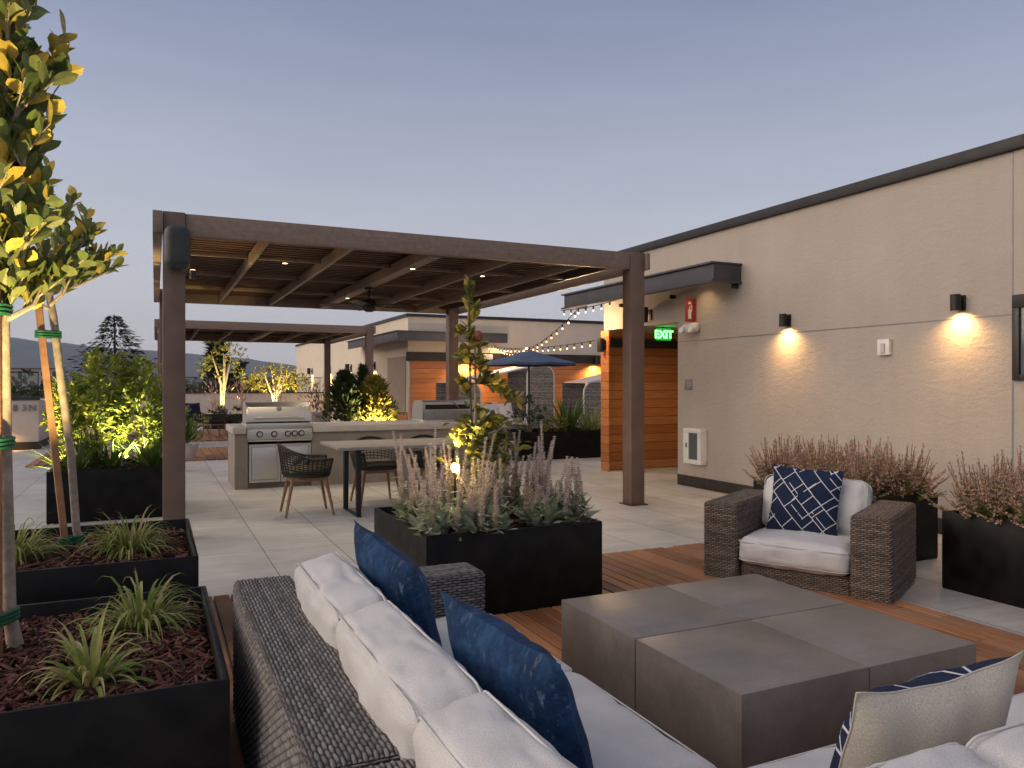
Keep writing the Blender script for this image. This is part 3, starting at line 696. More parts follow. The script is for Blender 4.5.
def fixtures():
    X = 6.68
    sconce(X, 6.71, 2.15, (-1, 0, 0), 'black cylinder sconce lit beside the canopy, farther of the two on the long wall', 34, 'downlight sconces on the near wall', sz=.86)
    sconce(X, 4.60, 2.15, (-1, 0, 0), 'black cylinder sconce lit near the window, closer of the two on the long wall', 34, 'downlight sconces on the near wall', sz=.86)
    # unlit sconces by the alcove
    for y, z, lab in ((9.45, 2.44, 'unlit black sconce high over the alcove opening'), (10.68, 2.05, 'unlit dark sconce at the outer corner of the wood cladding')):
        s = thing('wall_sconce', lab, 'sconce', (X, y, z))
        build('back_plate', MB().box(X - (.055 if y > 10 else .02), X - (.032 if y > 10 else .0), y - .05, y + .05, z - .08, z + .08, .003), 'black_metal', s)
        build('shade', MB().cyl((X - .11, y), .055, z - .11, z + .11, 18), 'black_metal', s)
    # strobe box
    s = thing('alarm_strobe', 'small white alarm box between the two lit sconces', 'alarm', (X, 5.4, 1.78))
    build('box', MB().box(X - .045, X, 5.33, 5.47, 1.70, 1.86, .008), 'white_plastic', s); build('lens', MB().box(X - .062, X - .046, 5.375, 5.42, 1.72, 1.82, .006), 'pale_pot', s)
    # exit sign
    e = thing('exit_sign', 'glowing green EXIT sign hanging in the entry alcove', 'exit sign', (6.98, 10.3, 2.2))
    build('case', MB().box(6.88, 7.17, 9.60, 9.625, 2.075, 2.27, .004), 'gasket', e)
    build('face', MB().box(6.886, 7.164, 9.594, 9.5995, 2.081, 2.264), M.get('exit_panel') or 'gasket', e)
    build('hanger', MB().box(7.02, 7.04, 9.605, 9.62, 2.266, 2.288), 'black_metal', e)
    cu = bpy.data.curves.new('word', 'FONT'); cu.body = 'EXIT'; cu.size = .165; cu.extrude = .003; cu.align_x = 'CENTER'; cu.offset = .006
    tmp = bpy.data.objects.new('word', cu); COL.objects.link(tmp); bpy.context.view_layer.update()
    me = bpy.data.meshes.new_from_object(tmp); bpy.data.objects.remove(tmp); me.materials.clear(); me.materials.append(M['exit_green'])
    o = bpy.data.objects.new('lettering', me); COL.objects.link(o); o.parent = e; o.location = Vector((7.025, 9.588, 2.115)) - e.location; o.rotation_euler = (R(90), 0, 0)
    lamp('POINT', (7.03, 9.52, 2.16), .5, (.1, 1., .2), e, .08)
    # projecting extinguisher sign
    f = thing('extinguisher_sign', 'red extinguisher sign projecting from the wall below the canopy', 'sign', (X, 8.42, 2.41))
    build('panel', MB().box(X - .16, X - .012, 8.415, 8.425, 2.26, 2.58, .002), 'red_paint', f)
    build('mount', MB().box(X - .012, X, 8.38, 8.46, 2.27, 2.57), 'red_paint', f)
    y = 8.412; q = MB().box(X - .115, X - .065, y - .002, y + .001, 2.30, 2.43, .0).box(X - .098, X - .08, y - .002, y + .001, 2.432, 2.47)
    q.box(X - .078, X - .05, y - .002, y + .001, 2.472, 2.486).box(X - .062, X - .05, y - .002, y + .001, 2.40, 2.47).prism([(X - .125, 2.50), (X - .055, 2.50), (X - .09, 2.545)], 'y', y - .002, y + .001)
    build('pictogram', q, 'white_plastic', f)
    l = thing('emergency_light', 'white twin-head emergency light under the red sign', 'emergency light', (X, 8.44, 2.17))
    build('body', MB().soft((.05, .15, .065), .045, .0, 10, 0, 0, Matrix.Translation((X - .05, 8.44, 2.18))), 'white_plastic', l)
    for y in (8.34, 8.54): build('head', MB().lathe([(0, -.03), (.035, -.03), (.045, 0), (.045, .03), (0, .034)], (0, 0), 16).xf(Matrix.Translation((X - .11, y, 2.15)) @ Matrix.Rotation(R(-75), 4, 'Y')), 'white_plastic', l)
    b = thing('room_plate', 'small grey braille plate on the wall left of the extinguisher cabinet', 'sign', (X, 8.55, 1.4))
    pb = build('plate', MB().box(X - .008, X, 8.47, 8.63, 1.33, 1.48, .002), 'grey_plate', b)
    mm = MB()
    for k in range(9): mm.box(X - .012, X - .0082, 8.50 + .03 * (k % 3), 8.512 + .03 * (k % 3), 1.36 + .03 * (k // 3), 1.372 + .03 * (k // 3))
    build('braille', mm, 'pale_pot', b)
    c = thing('extinguisher_cabinet', 'white fire extinguisher cabinet low on the wall by the alcove', 'cabinet', (X, 8.3, .6))
    y0, y1, z0, z1 = 8.17, 8.54, .33, .81
    build('frame', MB().box(X - .10, X, y0, y1, z0, z0 + .06, .004).box(X - .10, X, y0, y1, z1 - .06, z1, .004).box(X - .10, X, y0, y0 + .07, z0 + .061, z1 - .061).box(X - .10, X, y1 - .11, y1, z0 + .061, z1 - .061), 'white_plastic', c)
    build('window', MB().box(X - .085, X - .08, y0 + .072, y1 - .112, z0 + .062, z1 - .062), 'window_glass', c)
    build('extinguisher', MB().cyl((X - .04, 8.33), .03, .40, .66, 14, .028), 'red_paint', c)
    build('latch', MB().box(X - .112, X - .101, y1 - .08, y1 - .055, .55, .61, .003), 'grey_plate', c)
    # far sconces
    for i, (x, w, lab) in enumerate(((8.42, 260, 'lit sconce on the far cladding behind the kitchen'), (12.95, 260, 'lit sconce on the far cladding above the right daybed'))):
        sconce(x, 21.41, 2.20, (0, -1, 0), lab, w, 'sconces on the far cladding', sz=1.5)
    for y, o_ in ((25.2, 'nearest'), (28.6, 'second'), (32.4, 'third'), (36.5, 'farthest')):
        sconce(6.68, y, 2.05, (-1, 0, 0), 'lit sconce on the receding far wall, %s of the row of four' % o_, 90, 'row of sconces on the receding far wall', sz=1.6)
    sconce(-3.05, 19.40, .55, (0, -1, 0), 'small lit sconce low on the cream wall at far left', 60, None)
    # oval white fixture on the far building
    s = thing('bulkhead_light', 'white oval bulkhead light on the dark band of the far building', 'light', (9.2, 21.4, 2.2))
    build('lens', MB().soft((.16, .05, .09), .048, 0, 10, 0, 0, Matrix.Translation((9.15, 21.36, 2.24))), 'white_plastic', s); build('bezel', MB().box(9.02, 9.28, 21.395, 21.409, 2.17, 2.31, .003), 'grey_plate', s)
fixtures()
def Rz(a): return Matrix.Rotation(a, 4, 'Z')
def Tr(*p): return Matrix.Translation(p)
# ------------------------------------------------------------------ lounge furniture
def seat_cushion(name, x0, x1, y0, y1, z0, z1, parent, puff=.022, seed=0., r=.045, mat='cushion', M4=None, piping=True):
    hx, hy, hz = (x1 - x0) / 2, (y1 - y0) / 2, (z1 - z0) / 2
    T = Tr((x0 + x1) / 2, (y0 + y1) / 2, (z0 + z1) / 2)
    if M4 is not None: T = M4
    o = build(name, MB().soft((hx, hy, hz), r, puff, 22, seed, .0075, T), mat, parent, sharp=80)
    if piping:
        m = MB()
        for sz in ((-1, 1) if piping is True else piping):
            pts = []; rr = r * .9
            for cx, cy, a0 in ((hx - rr, hy - rr, 0), (-hx + rr, hy - rr, 90), (-hx + rr, -hy + rr, 180), (hx - rr, -hy + rr, 270)):
                for k in range(5):
                    a = R(a0 + 22.5 * k); pts.append(T @ Vector((cx + rr * math.cos(a), cy + rr * math.sin(a), sz * (hz - r * .45))))
            # long sides bow out a little with the filling
            out = []
            for i, p in enumerate(pts):
                out.append(p)
                if i % 5 == 4:
                    q = pts[(i + 1) % len(pts)]
                    for k in (1, 2, 3): out.append(p.lerp(q, k / 4) + (T.to_3x3() @ Vector((0, 0, sz * .000))))
            out.append(out[0]); m.tube(out, .003, 6, False)
        build('piping', m, mat, o, sharp=80)
    return o

def pillow_shape(w, t, n=22, seed=0., sag=.0, h=None):
    h = h or w; fr = []; bk = []; uv = []
    for i in range(n + 1):
        for j in range(n + 1):
            u = -1 + 2 * i / n; v = -1 + 2 * j / n
            x = u * w / 2 * (1 - .075 * (1 - v * v)); y = v * h / 2 * (1 - .075 * (1 - u * u))
            k = (max(0, 1 - abs(u) ** 2.6) * max(0, 1 - abs(v) ** 2.6)) ** .62
            y += -sag * (1 - u * u) * max(0, v) ** 2
            wr = noise.noise(Vector((x * 7 + seed, y * 7, seed))) * .018 * k + noise.noise(Vector((x * 21 + seed, y * 9, seed))) * .008 * k
            ed = math.sin(9 * (u + v) + seed) * .0018 * (1 - k)
            fr.append((x, y, t / 2 * k + wr + ed)); bk.append((x, y, -t / 2 * k + wr + ed)); uv.append((x, y))
    q = [(i * (n + 1) + j, (i + 1) * (n + 1) + j, (i + 1) * (n + 1) + j + 1, i * (n + 1) + j + 1) for i in range(n) for j in range(n)]
    return fr, bk, q, uv
def pillow(label, w, t, mat_f, mat_b, M4, seed=0., sag=0., group=None, h=None):
    o = thing('throw_pillow', label, 'pillow', tuple(M4.translation), group)
    fr, bk, q, uv = pillow_shape(w, t, 22, seed, sag, h)
    a = MB().add([M4 @ Vector(p) for p in fr], q); b = MB().add([M4 @ Vector(p) for p in bk], [f[::-1] for f in q])
    build('front_cover', a, mat_f, o, sharp=70, uvs=uv); build('back_cover', b, mat_b, o, sharp=70, uvs=uv)
    n = 22; ring = [i * (n + 1) for i in range(n + 1)] + [n * (n + 1) + j for j in range(1, n + 1)] + [i * (n + 1) + n for i in range(n - 1, -1, -1)] + [j for j in range(n - 1, 0, -1)]
    pts = [M4 @ ((Vector(fr[i]) + Vector(bk[i])) / 2) for i in ring]; pts.append(pts[0])
    if mat_f != 'blue_mottle': build('seam', MB().tube(pts, .0022, 5, False), mat_b, o, sharp=80)
    return o
def frame4(c, normal, up, roll=0.):
    z = Vector(normal).normalized(); y = (Vector(up) - z * z.dot(Vector(up))).normalized(); x = y.cross(z)
    m = Matrix((x, y, z)).transposed().to_4x4(); m.translation = Vector(c)
    return m @ Matrix.Rotation(roll, 4, 'Z')

def sofa():
    s = thing('sectional_sofa', 'L-shaped grey wicker sectional sofa with off white cushions in the foreground', 'sofa', (.9, 1.6, 0))
    W = 'wicker'; b = .022
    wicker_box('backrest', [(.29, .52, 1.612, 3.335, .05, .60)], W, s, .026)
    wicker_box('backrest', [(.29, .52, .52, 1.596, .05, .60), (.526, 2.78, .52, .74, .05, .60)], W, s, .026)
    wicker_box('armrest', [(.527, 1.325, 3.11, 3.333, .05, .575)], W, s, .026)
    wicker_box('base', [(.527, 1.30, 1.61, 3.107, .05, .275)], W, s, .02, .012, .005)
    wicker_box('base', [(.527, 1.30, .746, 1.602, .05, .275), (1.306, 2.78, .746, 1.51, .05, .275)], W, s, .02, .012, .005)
    ft = [(.33, 3.28), (.33, 1.65), (1.27, 3.28), (.33, .57), (1.26, 1.65), (2.7, .57), (2.7, 1.46), (1.4, 1.46)]
    for x, y in ft: build('foot', MB().cyl((x, y), .025, .0, .052, 10), 'black_metal', s)
    for i, (x0, x1, y0, y1) in enumerate(((.545, 1.335, 2.335, 3.105), (.545, 1.335, 1.565, 2.33), (.545, 1.335, .78, 1.56), (1.34, 2.06, .77, 1.555), (2.065, 2.775, .77, 1.555))):
        seat_cushion('seat_cushion', x0, x1, y0, y1, .278, .415, s, .016, 3.1 * i)
    # back cushions lean on the wicker back
    def bc(c, half, face, lean, seed):
        m = frame4(c, (face[0] * math.cos(lean), face[1] * math.cos(lean), math.sin(lean)), (0, 0, 1))
        seat_cushion('back_cushion', -half[0], half[0], -half[1], half[1], -half[2], half[2], s, .026, seed, .045, 'cushion', m)
    for i, (y0, y1) in enumerate(((2.29, 3.03), (1.535, 2.285), (.80, 1.53))): bc((.60, (y0 + y1) / 2, .558), ((y1 - y0) / 2 + .004, .178, .095), (1, 0), R(11), 11 + i * 5.3)
    for i, (x0, x1) in enumerate(((.76, 1.30), (1.305, 2.04), (2.045, 2.77))): bc(((x0 + x1) / 2, .85, .582), ((x1 - x0) / 2 + .004, .178, .095), (0, 1), R(11), 41 + i * 7.7)
    # loose pillows on it
    pillow('mottled blue throw pillow near the far wicker arm of the sofa', .48, .17, 'blue_mottle', 'blue_mottle', frame4((.795, 2.68, .635), (.93, .10, .36), (-.1, .10, 1), R(17)), 2.)
    pillow('mottled blue throw pillow in the foreground, beside the coffee table', .49, .17, 'blue_mottle', 'blue_mottle', frame4((.83, 1.74, .605), (.90, .16, .40), (-.1, .14, 1), R(17)), 5.)
    pillow('navy and white patterned pillow with plain linen back at lower right', .455, .18, 'navy_lattice', 'linen', frame4((1.475, 1.12, .612), (.06, .92, .38), (0, 0, 1), R(-4)), 9., .015, None, .45)
sofa()

def armchair():
    a = thing('wicker_armchair', 'deep brown wicker armchair with pale cushions beyond the coffee table', 'armchair', (0, 0, 0))
    W = 'wicker_brown'; w = 1.245; d = .86
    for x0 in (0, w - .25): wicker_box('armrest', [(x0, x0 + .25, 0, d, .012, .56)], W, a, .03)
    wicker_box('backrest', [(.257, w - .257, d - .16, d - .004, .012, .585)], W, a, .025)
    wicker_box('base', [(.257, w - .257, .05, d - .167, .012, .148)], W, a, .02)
    for x in (.06, w - .06):
        for y in (.07, d - .07): build('foot', MB().cyl((x, y), .025, 0, .013, 10), 'black_metal', a)
    seat_cushion('seat_cushion', .256, w - .256, -.02, .64, .150, .335, a, .022, 1.7, .065)
    m = Tr(w / 2, .60, .515) @ Matrix.Rotation(R(90 - 13), 4, 'X')
    seat_cushion('back_cushion', -.362, .362, -.195, .195, -.10, .10, a, .03, 8.8, .06, 'cushion', m)
    rz = math.atan2(-.88, .47); a.location = (3.59, 4.43, 0); a.rotation_euler = (0, 0, rz)
    M4 = Tr(3.59, 4.43, 0) @ Rz(rz) @ Tr(w / 2 - .03, .42, .56) @ Matrix.Rotation(R(90 - 15), 4, 'X') @ Matrix.Rotation(R(-2), 4, 'Z')
    pillow('square navy pillow with white lattice lines on the armchair', .50, .15, 'navy_lattice', 'navy_lattice', M4, 14.)
armchair()

def coffee_table():
    t = thing('coffee_table', 'low square grey concrete coffee table made of four blocks', 'coffee table', (2.3, 2.5, 0))
    x0, x1, y0, y1 = 1.715, 2.885, 1.925, 3.135; xm = (x0 + x1) / 2; ym = (y0 + y1) / 2; g = .003
    for a, b, c, d in ((x0, xm - g, y0, ym - g), (xm + g, x1, y0, ym - g), (x0, xm - g, ym + g, y1), (xm + g, x1, ym + g, y1)):
        build('block', MB().box(a, b, c, d, .03, .40, .004, 2), 'cast_concrete', t)
    build('plinth', MB().box(x0 + .05, x1 - .05, y0 + .05, y1 - .05, 0.002, .029), 'gasket', t)
coffee_table()

# ------------------------------------------------------------------ grill island, dining set
def grill(parent_loc, label, rot, group='built in gas grills'):
    g = thing('gas_grill', label, 'grill', (0, 0, 0), group)
    w = .86
    # local: front at y=0 facing -y, x from 0 to w, counter top z = .83
    hood = [(.10, .88), (.045, .90), (.05, .98), (.10, 1.10), (.19, 1.16), (.50, 1.165), (.555, 1.14), (.555, .88)]
    build('hood', MB().prism(hood, 'x', .02, w - .02), 'steel', g, sharp=30)
    for x in (.0, w - .0195): build('hood_end', MB().prism([(y + (.008 if y > .3 else -.006), z + .004) for y, z in hood], 'x', x, x + .0195), 'steel', g)
    build('panel', MB().box(-.0, w, -.035, .60, .66, .80, .006).box(-.01, w + .01, .0, .61, .802, .878, .004), 'steel', g)
    h = build('handle', MB().tube([(.10, -.025, .955), (w - .10, -.025, .955)], .014, 10).tube([(.14, -.025, .955), (.14, .05, .945)], .009, 8).tube([(w - .14, -.025, .955), (w - .14, .05, .945)], .009, 8), 'steel', g)
    for x in (.16, .35, .53, .62, .71): 
        k = build('knob', MB().lathe([(0, 0), (.030, 0), (.026, .03), (0, .032)], (0, 0), 16).xf(Tr(x, -.0355, .735) @ Matrix.Rotation(R(90), 4, 'X')), 'steel', g)
        build('bezel', MB().lathe([(.031, -.001), (.043, -.001), (.043, .007), (.031, .009)], (0, 0), 18).xf(Tr(x, -.0355, .735) @ Matrix.Rotation(R(90), 4, 'X')), 'black_metal', k)
    build('drip_tray', MB().box(.01, w - .01, -.04, .3, .635, .655, .004), 'steel', g)
    build('badge', MB().lathe([(0, 0), (.035, 0), (.033, .005), (0, .007)], (0, 0), 16).xf(Tr(w / 2, .085, 1.075) @ Matrix.Rotation(R(68), 4, 'X')), 'grey_plate', g)
    build('rear_vent', MB().box(.09, w - .05, .556, .562, 1.03, 1.10), 'gasket', g)
    build('rear_panel', MB().box(.10, w - .02, .60, .625, .87, 1.01, .003), 'grey_plate', g)
    g.location = parent_loc; g.rotation_euler = (0, 0, rot)
    return g
def kitchen():
    k = thing('grill_island', 'long grey stone grill island under the large pergola', 'kitchen island', (2.8, 11.3, 0))
    x0, x1, y0, y1 = .93, 4.95, 10.80, 11.85
    build('base', MB().box(x0 + .03, 1.125, y0, y1 - .03, .0, .745).box(1.965, x1, y0, y1 - .03, .0, .745).box(1.126, 1.964, y0 + .05, y1 - .03, .0, .60).box(1.126, 1.964, y0 + .62, y1 - .03, .602, .745), 'island_stone', k)
    build('countertop', MB().box(x0, 1.105, y0 - .03, y1, .747, .835, .006).box(1.985, x1 + .03, y0 - .03, y1, .747, .835, .006).box(1.106, 1.984, y0 + .635, y1, .747, .835, .004), 'island_top', k)
    for a, b, hx in ((1.14, 1.545, 1.50), (1.555, 1.955, 1.60)):
        build('door_frame', MB().box(a, b, y0 - .012, y0 + .049, .085, .118).box(a, b, y0 - .012, y0 + .049, .565, .598).box(a, a + .03, y0 - .012, y0 + .049, .119, .564).box(b - .03, b, y0 - .012, y0 + .049, .119, .564), 'steel', k)
        d = build('door', MB().box(a + .034, b - .034, y0 - .018, y0 + .045, .122, .561, .005), 'steel', k)
        build('handle', MB().tube([(hx, y0 - .05, .38), (hx, y0 - .05, .52)], .009, 8).tube([(hx, y0 - .05, .39), (hx, y0 - .015, .39)], .007, 8).tube([(hx, y0 - .05, .51), (hx, y0 - .015, .51)], .007, 8), 'steel', d)
    grill((1.115, 10.82, 0), 'steel gas grill with knobs facing the camera at the left end of the island', 0)
    g = grill((4.50, 12.02, 0), 'steel gas grill seen from behind at the right part of the island', PI)
    g.location = (4.52, 11.62, .0)
kitchen()

def dining_chair(label, group):
    c = thing('woven_chair', label, 'chair', (0, 0, 0), group)
    # local: faces +x
    for sx, sy in ((1, 1), (1, -1), (-1, 1), (-1, -1)):
        build('leg', MB().tube([(sx * .17, sy * .18, .405), (sx * .25, sy * .245, 0.)], [.021, .013], 8), 'teak', c)
    build('apron', MB().box(-.19, .20, -.20, -.17, .37, .41, .004).box(-.19, .20, .17, .20, .37, .41, .004).box(.17, .20, -.168, .168, .37, .41).box(-.20, -.17, -.168, .168, .37, .41), 'teak', c)
    seat = [(.25 * math.cos(a) * 1.0 + .0, .255 * math.sin(a)) for a in [2 * PI * k / 28 for k in range(28)]]
    build('seat', MB().prism(seat, 'z', .41, .455), 'woven_cord', c)
    build('seat_pad', MB().soft((.21, .205, .028), .027, .012, 10, 3, .002, Tr(.01, 0, .475)), 'seat_pad', c)
    def P(a, t):                          # barrel shell: a = angle (180 at back), t 0..1 height
        k = max(0, math.cos((a - PI))) ; top = .60 + .165 * (max(0, math.cos((a - PI) * .92)) ** 1.6)
        r = .262 + .045 * t; z = .435 + (top - .435) * t
        return Vector((r * math.cos(a) * 1.02 + .01, r * math.sin(a), z))
    a0, a1 = R(42), R(318); m = MB(); n = 30
    for i in range(10):
        t = .02 + .93 * i / 9; m.tube([P(a0 + (a1 - a0) * k / n, t) for k in range(n + 1)], .0078, 5, False, .8)
    for k in range(0, n + 1):
        a = a0 + (a1 - a0) * k / n; m.tube([P(a, t) for t in (0, .33, .66, 1)], .0055, 4, False)
    w = build('woven_back', m, 'woven_cord', c, sharp=80)
    rim = [P(a0, 0)] + [P(a0, t) for t in (.35, .7)] + [P(a0 + (a1 - a0) * k / n, 1) for k in range(n + 1)] + [P(a1, t) for t in (.7, .35, 0)]
    build('rim', MB().tube(rim, .014, 8), 'woven_cord', c, sharp=80)
    return c
def dining():
    t = thing('dining_table', 'pale topped outdoor dining table on black metal legs', 'table', (2.7, 8.4, 0))
    build('tabletop', MB().box(1.70, 3.72, 7.86, 8.84, .722, .756, .008), 'table_wood', t)
    for x in (1.93, 3.49):
        build('leg', MB().prism([(8.02, .705), (8.10, .705), (8.075, .012), (8.03, .012)], 'x', x, x + .05), 'black_metal', t)
        build('leg', MB().prism([(8.60, .705), (8.68, .705), (8.67, .012), (8.625, .012)], 'x', x, x + .05), 'black_metal', t)
        build('foot_rail', MB().box(x, x + .05, 8.0, 8.70, 0.002, .011), 'black_metal', t)
        build('top_rail', MB().box(x, x + .05, 7.98, 8.72, .706, .721), 'black_metal', t)
    G = 'woven dining chairs'
    c = dining_chair('dark woven chair with teak legs at the left head of the dining table', G); c.location = (1.50, 8.52, 0); c.rotation_euler = (0, 0, R(-2))
    clone(c, (2.38, 8.93, 0), R(-90), 'dark woven chair on the grill side of the table, nearer its left end')
    clone(c, (3.07, 8.95, 0), R(-90), 'dark woven chair on the grill side of the table, nearer its right end')
    clone(c, (1.38, 21.0, 0), R(200), 'dark woven chair on the far deck, in front of the lit olive tree', 'chairs on the far deck')
    clone(c, (.98, 22.2, 0), R(-50), 'dark woven chair holding a navy pillow on the far deck', 'chairs on the far deck')
    pillow('small navy pillow on the farthest deck chair', .42, .14, 'navy_plain', 'navy_plain', frame4((.93, 22.25, .72), (.4, -.85, .3), (0, 0, 1), 0), 3.)
dining()

# ------------------------------------------------------------------ things in the far courtyard
def daybed(x0, x1, y, label, lowfirst=True):
    d = thing('cabana_daybed', label, 'daybed', ((x0 + x1) / 2, y, 0), 'canopied wicker daybeds')
    def panel(xa, xb, h):
        r = min(.30, (xb - xa) / 2 - .02)
        o = [(xa, .05)] + [(xa + r - r * math.cos(R(a)), h - r + r * math.sin(R(a))) for a in range(0, 91, 15)] + [(xb - r + r * math.sin(R(a)), h - r + r * math.cos(R(a))) for a in range(0, 91, 15)] + [(xb, .05)]
        q = build('side_panel', MB().prism(o, 'y', y - .02, y + .02), 'wicker_far', d)
        build('panel_frame', MB().tube([(a, y, b) for a, b in o], .028, 8), 'pale_pot', q, sharp=80)
    panel(x0, x0 + .78, 1.48); panel(x1 - .80, x1, 1.93)
    build('roof', MB().prism([(x0 + .1, 1.46), (x0 + .4, 1.485), (x1 - .45, 1.93), (x1 - .45, 1.96), (x0 + .35, 1.52), (x0 + .1, 1.49)], 'y', y - .05, y + 1.3), 'pale_pot', d)
    build('rear_panel', MB().box(x0, x0 + .78, y + 1.22, y + 1.26, .05, 1.45), 'wicker_far', d); build('rear_panel', MB().box(x1 - .8, x1, y + 1.22, y + 1.26, .05, 1.90), 'wicker_far', d)
    build('base', MB().box(x0 + .03, x1 - .03, y + .03, y + 1.2, .06, .32, .01), 'wicker_far', d)
    build('mattress', MB().soft(((x1 - x0) / 2 - .05, .56, .08), .06, .01, 10, 0, .002, Tr((x0 + x1) / 2, y + .62, .40)), 'cushion', d)
daybed(6.85, 9.78, 18.3, 'pale framed wicker daybed under the blue umbrella'); daybed(10.72, 13.5, 18.3, 'pale framed wicker daybed half hidden by the entry cladding')
for px, w, lab in ((8.05, .5, 'off white pillow leaning at the left of the daybed seat'), (8.5, .45, 'pale pillow leaning at the middle of the daybed seat')):
    pillow(lab, w, .18, 'white_fabric', 'white_fabric', frame4((px, 18.65, .70), (0, -.95, .3), (0, 0, 1), R(5)), px)
def umbrella():
    u = thing('patio_umbrella', 'blue market umbrella open over the far daybeds', 'umbrella', (7.65, 15.5, 0))
    cx, cy = 7.65, 15.5; n = 8; Rr = 1.08; ap = 2.20; e = 1.90; vs = [(cx, cy, ap)]; fs = []
    rows = [(.25, ap - .085), (.5, ap - .165), (.75, ap - .235), (1.0, e), (1.0, e - .05)]
    for fr, z in rows:
        for k in range(n * 4):
            a = 2 * PI * k / (n * 4); q = 1 - .05 * (1 - abs(math.cos(a * n / 2))) * (fr > .5); vs.append((cx + Rr * fr * q * math.cos(a), cy + Rr * fr * q * math.sin(a), z - .02 * abs(math.sin(a * n / 2)) * fr))
    N = n * 4
    for k in range(N): fs.append((0, 1 + k, 1 + (k + 1) % N))
    for i in range(len(rows) - 1):
        for k in range(N): a = 1 + i * N + k; b = 1 + i * N + (k + 1) % N; fs.append((a, a + N, b + N, b))
    build('canopy', MB().add(vs, fs), 'umbrella_blue', u)
    for k in range(8):
        a = 2 * PI * k / 8; build('rib', MB().tube([(cx + .03 * math.cos(a), cy + .03 * math.sin(a), ap - .05), (cx + Rr * .97 * math.cos(a), cy + Rr * .97 * math.sin(a), e - .015)], .008, 5), 'black_metal', u)
    build('pole', MB().cyl((cx, cy), .022, .05, ap + .05, 12), 'black_metal', u); build('base', MB().cyl((cx, cy), .28, .0, .06, 24, .26), 'charcoal_base', u)
umbrella()

def string_lights(p0, p1, sag, n, label, bulb=.016):
    s = thing('string_lights', label, 'string lights', tuple(p0), 'strings of bulbs over the courtyard')
    p0, p1 = Vector(p0), Vector(p1); pts = [p0.lerp(p1, i / 40) - Vector((0, 0, sag * 4 * (i / 40) * (1 - i / 40))) for i in range(41)]
    build('cable', MB().tube(pts, .007, 5, False), 'black_metal', s)
    L = 0
    for i in range(n):
        t = (i + .5) / n; p = p0.lerp(p1, t) - Vector((0, 0, sag * 4 * t * (1 - t)))
        k = build('socket', MB().lathe([(0, -.055), (.014, -.055), (.014, -.005), (0, -.004)], (0, 0), 8).xf(Tr(*p)), 'black_metal', s)
        build('bulb', MB().lathe([(0, -.055 - 2.4 * bulb), (bulb * .7, -.055 - 2 * bulb), (bulb, -.055 - 1.2 * bulb), (bulb * .5, -.056), (0, -.0555)], (0, 0), 8).xf(Tr(*p)), 'bulb_glow', k)
    for t in (.2, .5):
        p = p0.lerp(p1, t); lamp('POINT', p - Vector((0, 0, .3)), 20, (1., .66, .36), s, .06)
string_lights((9.35, 21.35, 2.60), (6.40, 11.1, 2.68), .42, 22, 'string of warm bulbs rising from the far wall to the entry canopy')
string_lights((9.15, 21.36, 2.58), (6.62, 10.95, 2.14), .10, 22, 'string of warm bulbs running nearly level to the alcove corner', .015)
string_lights((6.2, 11.35, 2.66), (6.2, 9.7, 2.66), .03, 7, 'short string of warm bulbs along the canopy edge', .012)
# ------------------------------------------------------------------ planters and planting
def planter(x0, x1, y0, y1, label, h=.53, chips=0, fill=.455):
    p = thing('planter_box', label, 'planter', ((x0 + x1) / 2, (y0 + y1) / 2, 0), 'black metal planter boxes'); w = .022
    m = MB(); vs = []; fs = []
    e = .004
    def loop(a, z): return [(x0 + a, y0 + a, z), (x1 - a, y0 + a, z), (x1 - a, y1 - a, z), (x0 + a, y1 - a, z)]
    loops = [loop(e, 0.0), loop(0, .02), loop(0, h - e), loop(e, h), loop(w - e, h), loop(w, h - e), loop(w, .3)]
    for l in loops: vs += l
    for i in range(len(loops) - 1):
        for k in range(4): a = i * 4 + k; b = i * 4 + (k + 1) % 4; fs.append((a, b, b + 4, a + 4))
    fs.append((0, 1, 2, 3)); fs.append((24, 25, 26, 27)); m.add(vs, fs); build('shell', m, 'planter_black', p, sharp=50)
    g = MB(); nx, ny = 26, 26; vs = []; fs = []
    for i in range(nx + 1):
        for j in range(ny + 1):
            x = x0 + w + .001 + (x1 - x0 - 2 * w - .002) * i / nx; y = y0 + w + .001 + (y1 - y0 - 2 * w - .002) * j / ny
            vs.append((x, y, fill + .018 * noise.noise(Vector((x * 5, y * 5, 0))) + .012 * noise.noise(Vector((x * 21, y * 21, 3)))))
    for i in range(nx):
        for j in range(ny): a = i * (ny + 1) + j; fs.append((a, a + ny + 1, a + ny + 2, a + 1))
    mu = build('mulch', g.add(vs, fs), 'mulch_bed', p, sharp=180)
    if chips:
        c = MB()
        for k in range(chips):
            x = uni(x0 + .04, x1 - .04); y = uni(y0 + .04, y1 - .04); l = uni(.02, .07); ww = uni(.005, .012)
            r = (Rz(uni(0, 6.3)) @ Matrix.Rotation(uni(-.45, .45), 4, 'Y') @ Matrix.Rotation(uni(-.5, .5), 4, 'X')).to_3x3()
            c.obox((x, y, fill + .014 + uni(0, .018)), (l, ww, uni(.002, .006)), r)
        o = build('bark_chips', c, 'bark_chip', p, sharp=0); o['kind'] = 'stuff'
    return p
planter(-.97, .20, 2.40, 3.57, 'black planter box nearest the camera, holding mulch and two grass clumps', chips=3400)
planter(-.97, .20, 4.20, 5.42, 'second black planter box from the camera on the left, with a staked tree', chips=1500)
planter(-.99, .18, 8.92, 10.1, 'black planter box with the big yellow lit shrub behind the pergola post', chips=300)
planter(1.41, 2.59, 4.19, 5.34, 'black planter box with pink flower spikes in the middle of the deck', chips=900)
planter(4.95, 5.72, 4.14, 5.40, 'black planter box against the wall behind the armchair', chips=200)
planter(4.92, 5.72, 2.20, 3.53, 'black planter box cut by the right edge of the photo', chips=200)
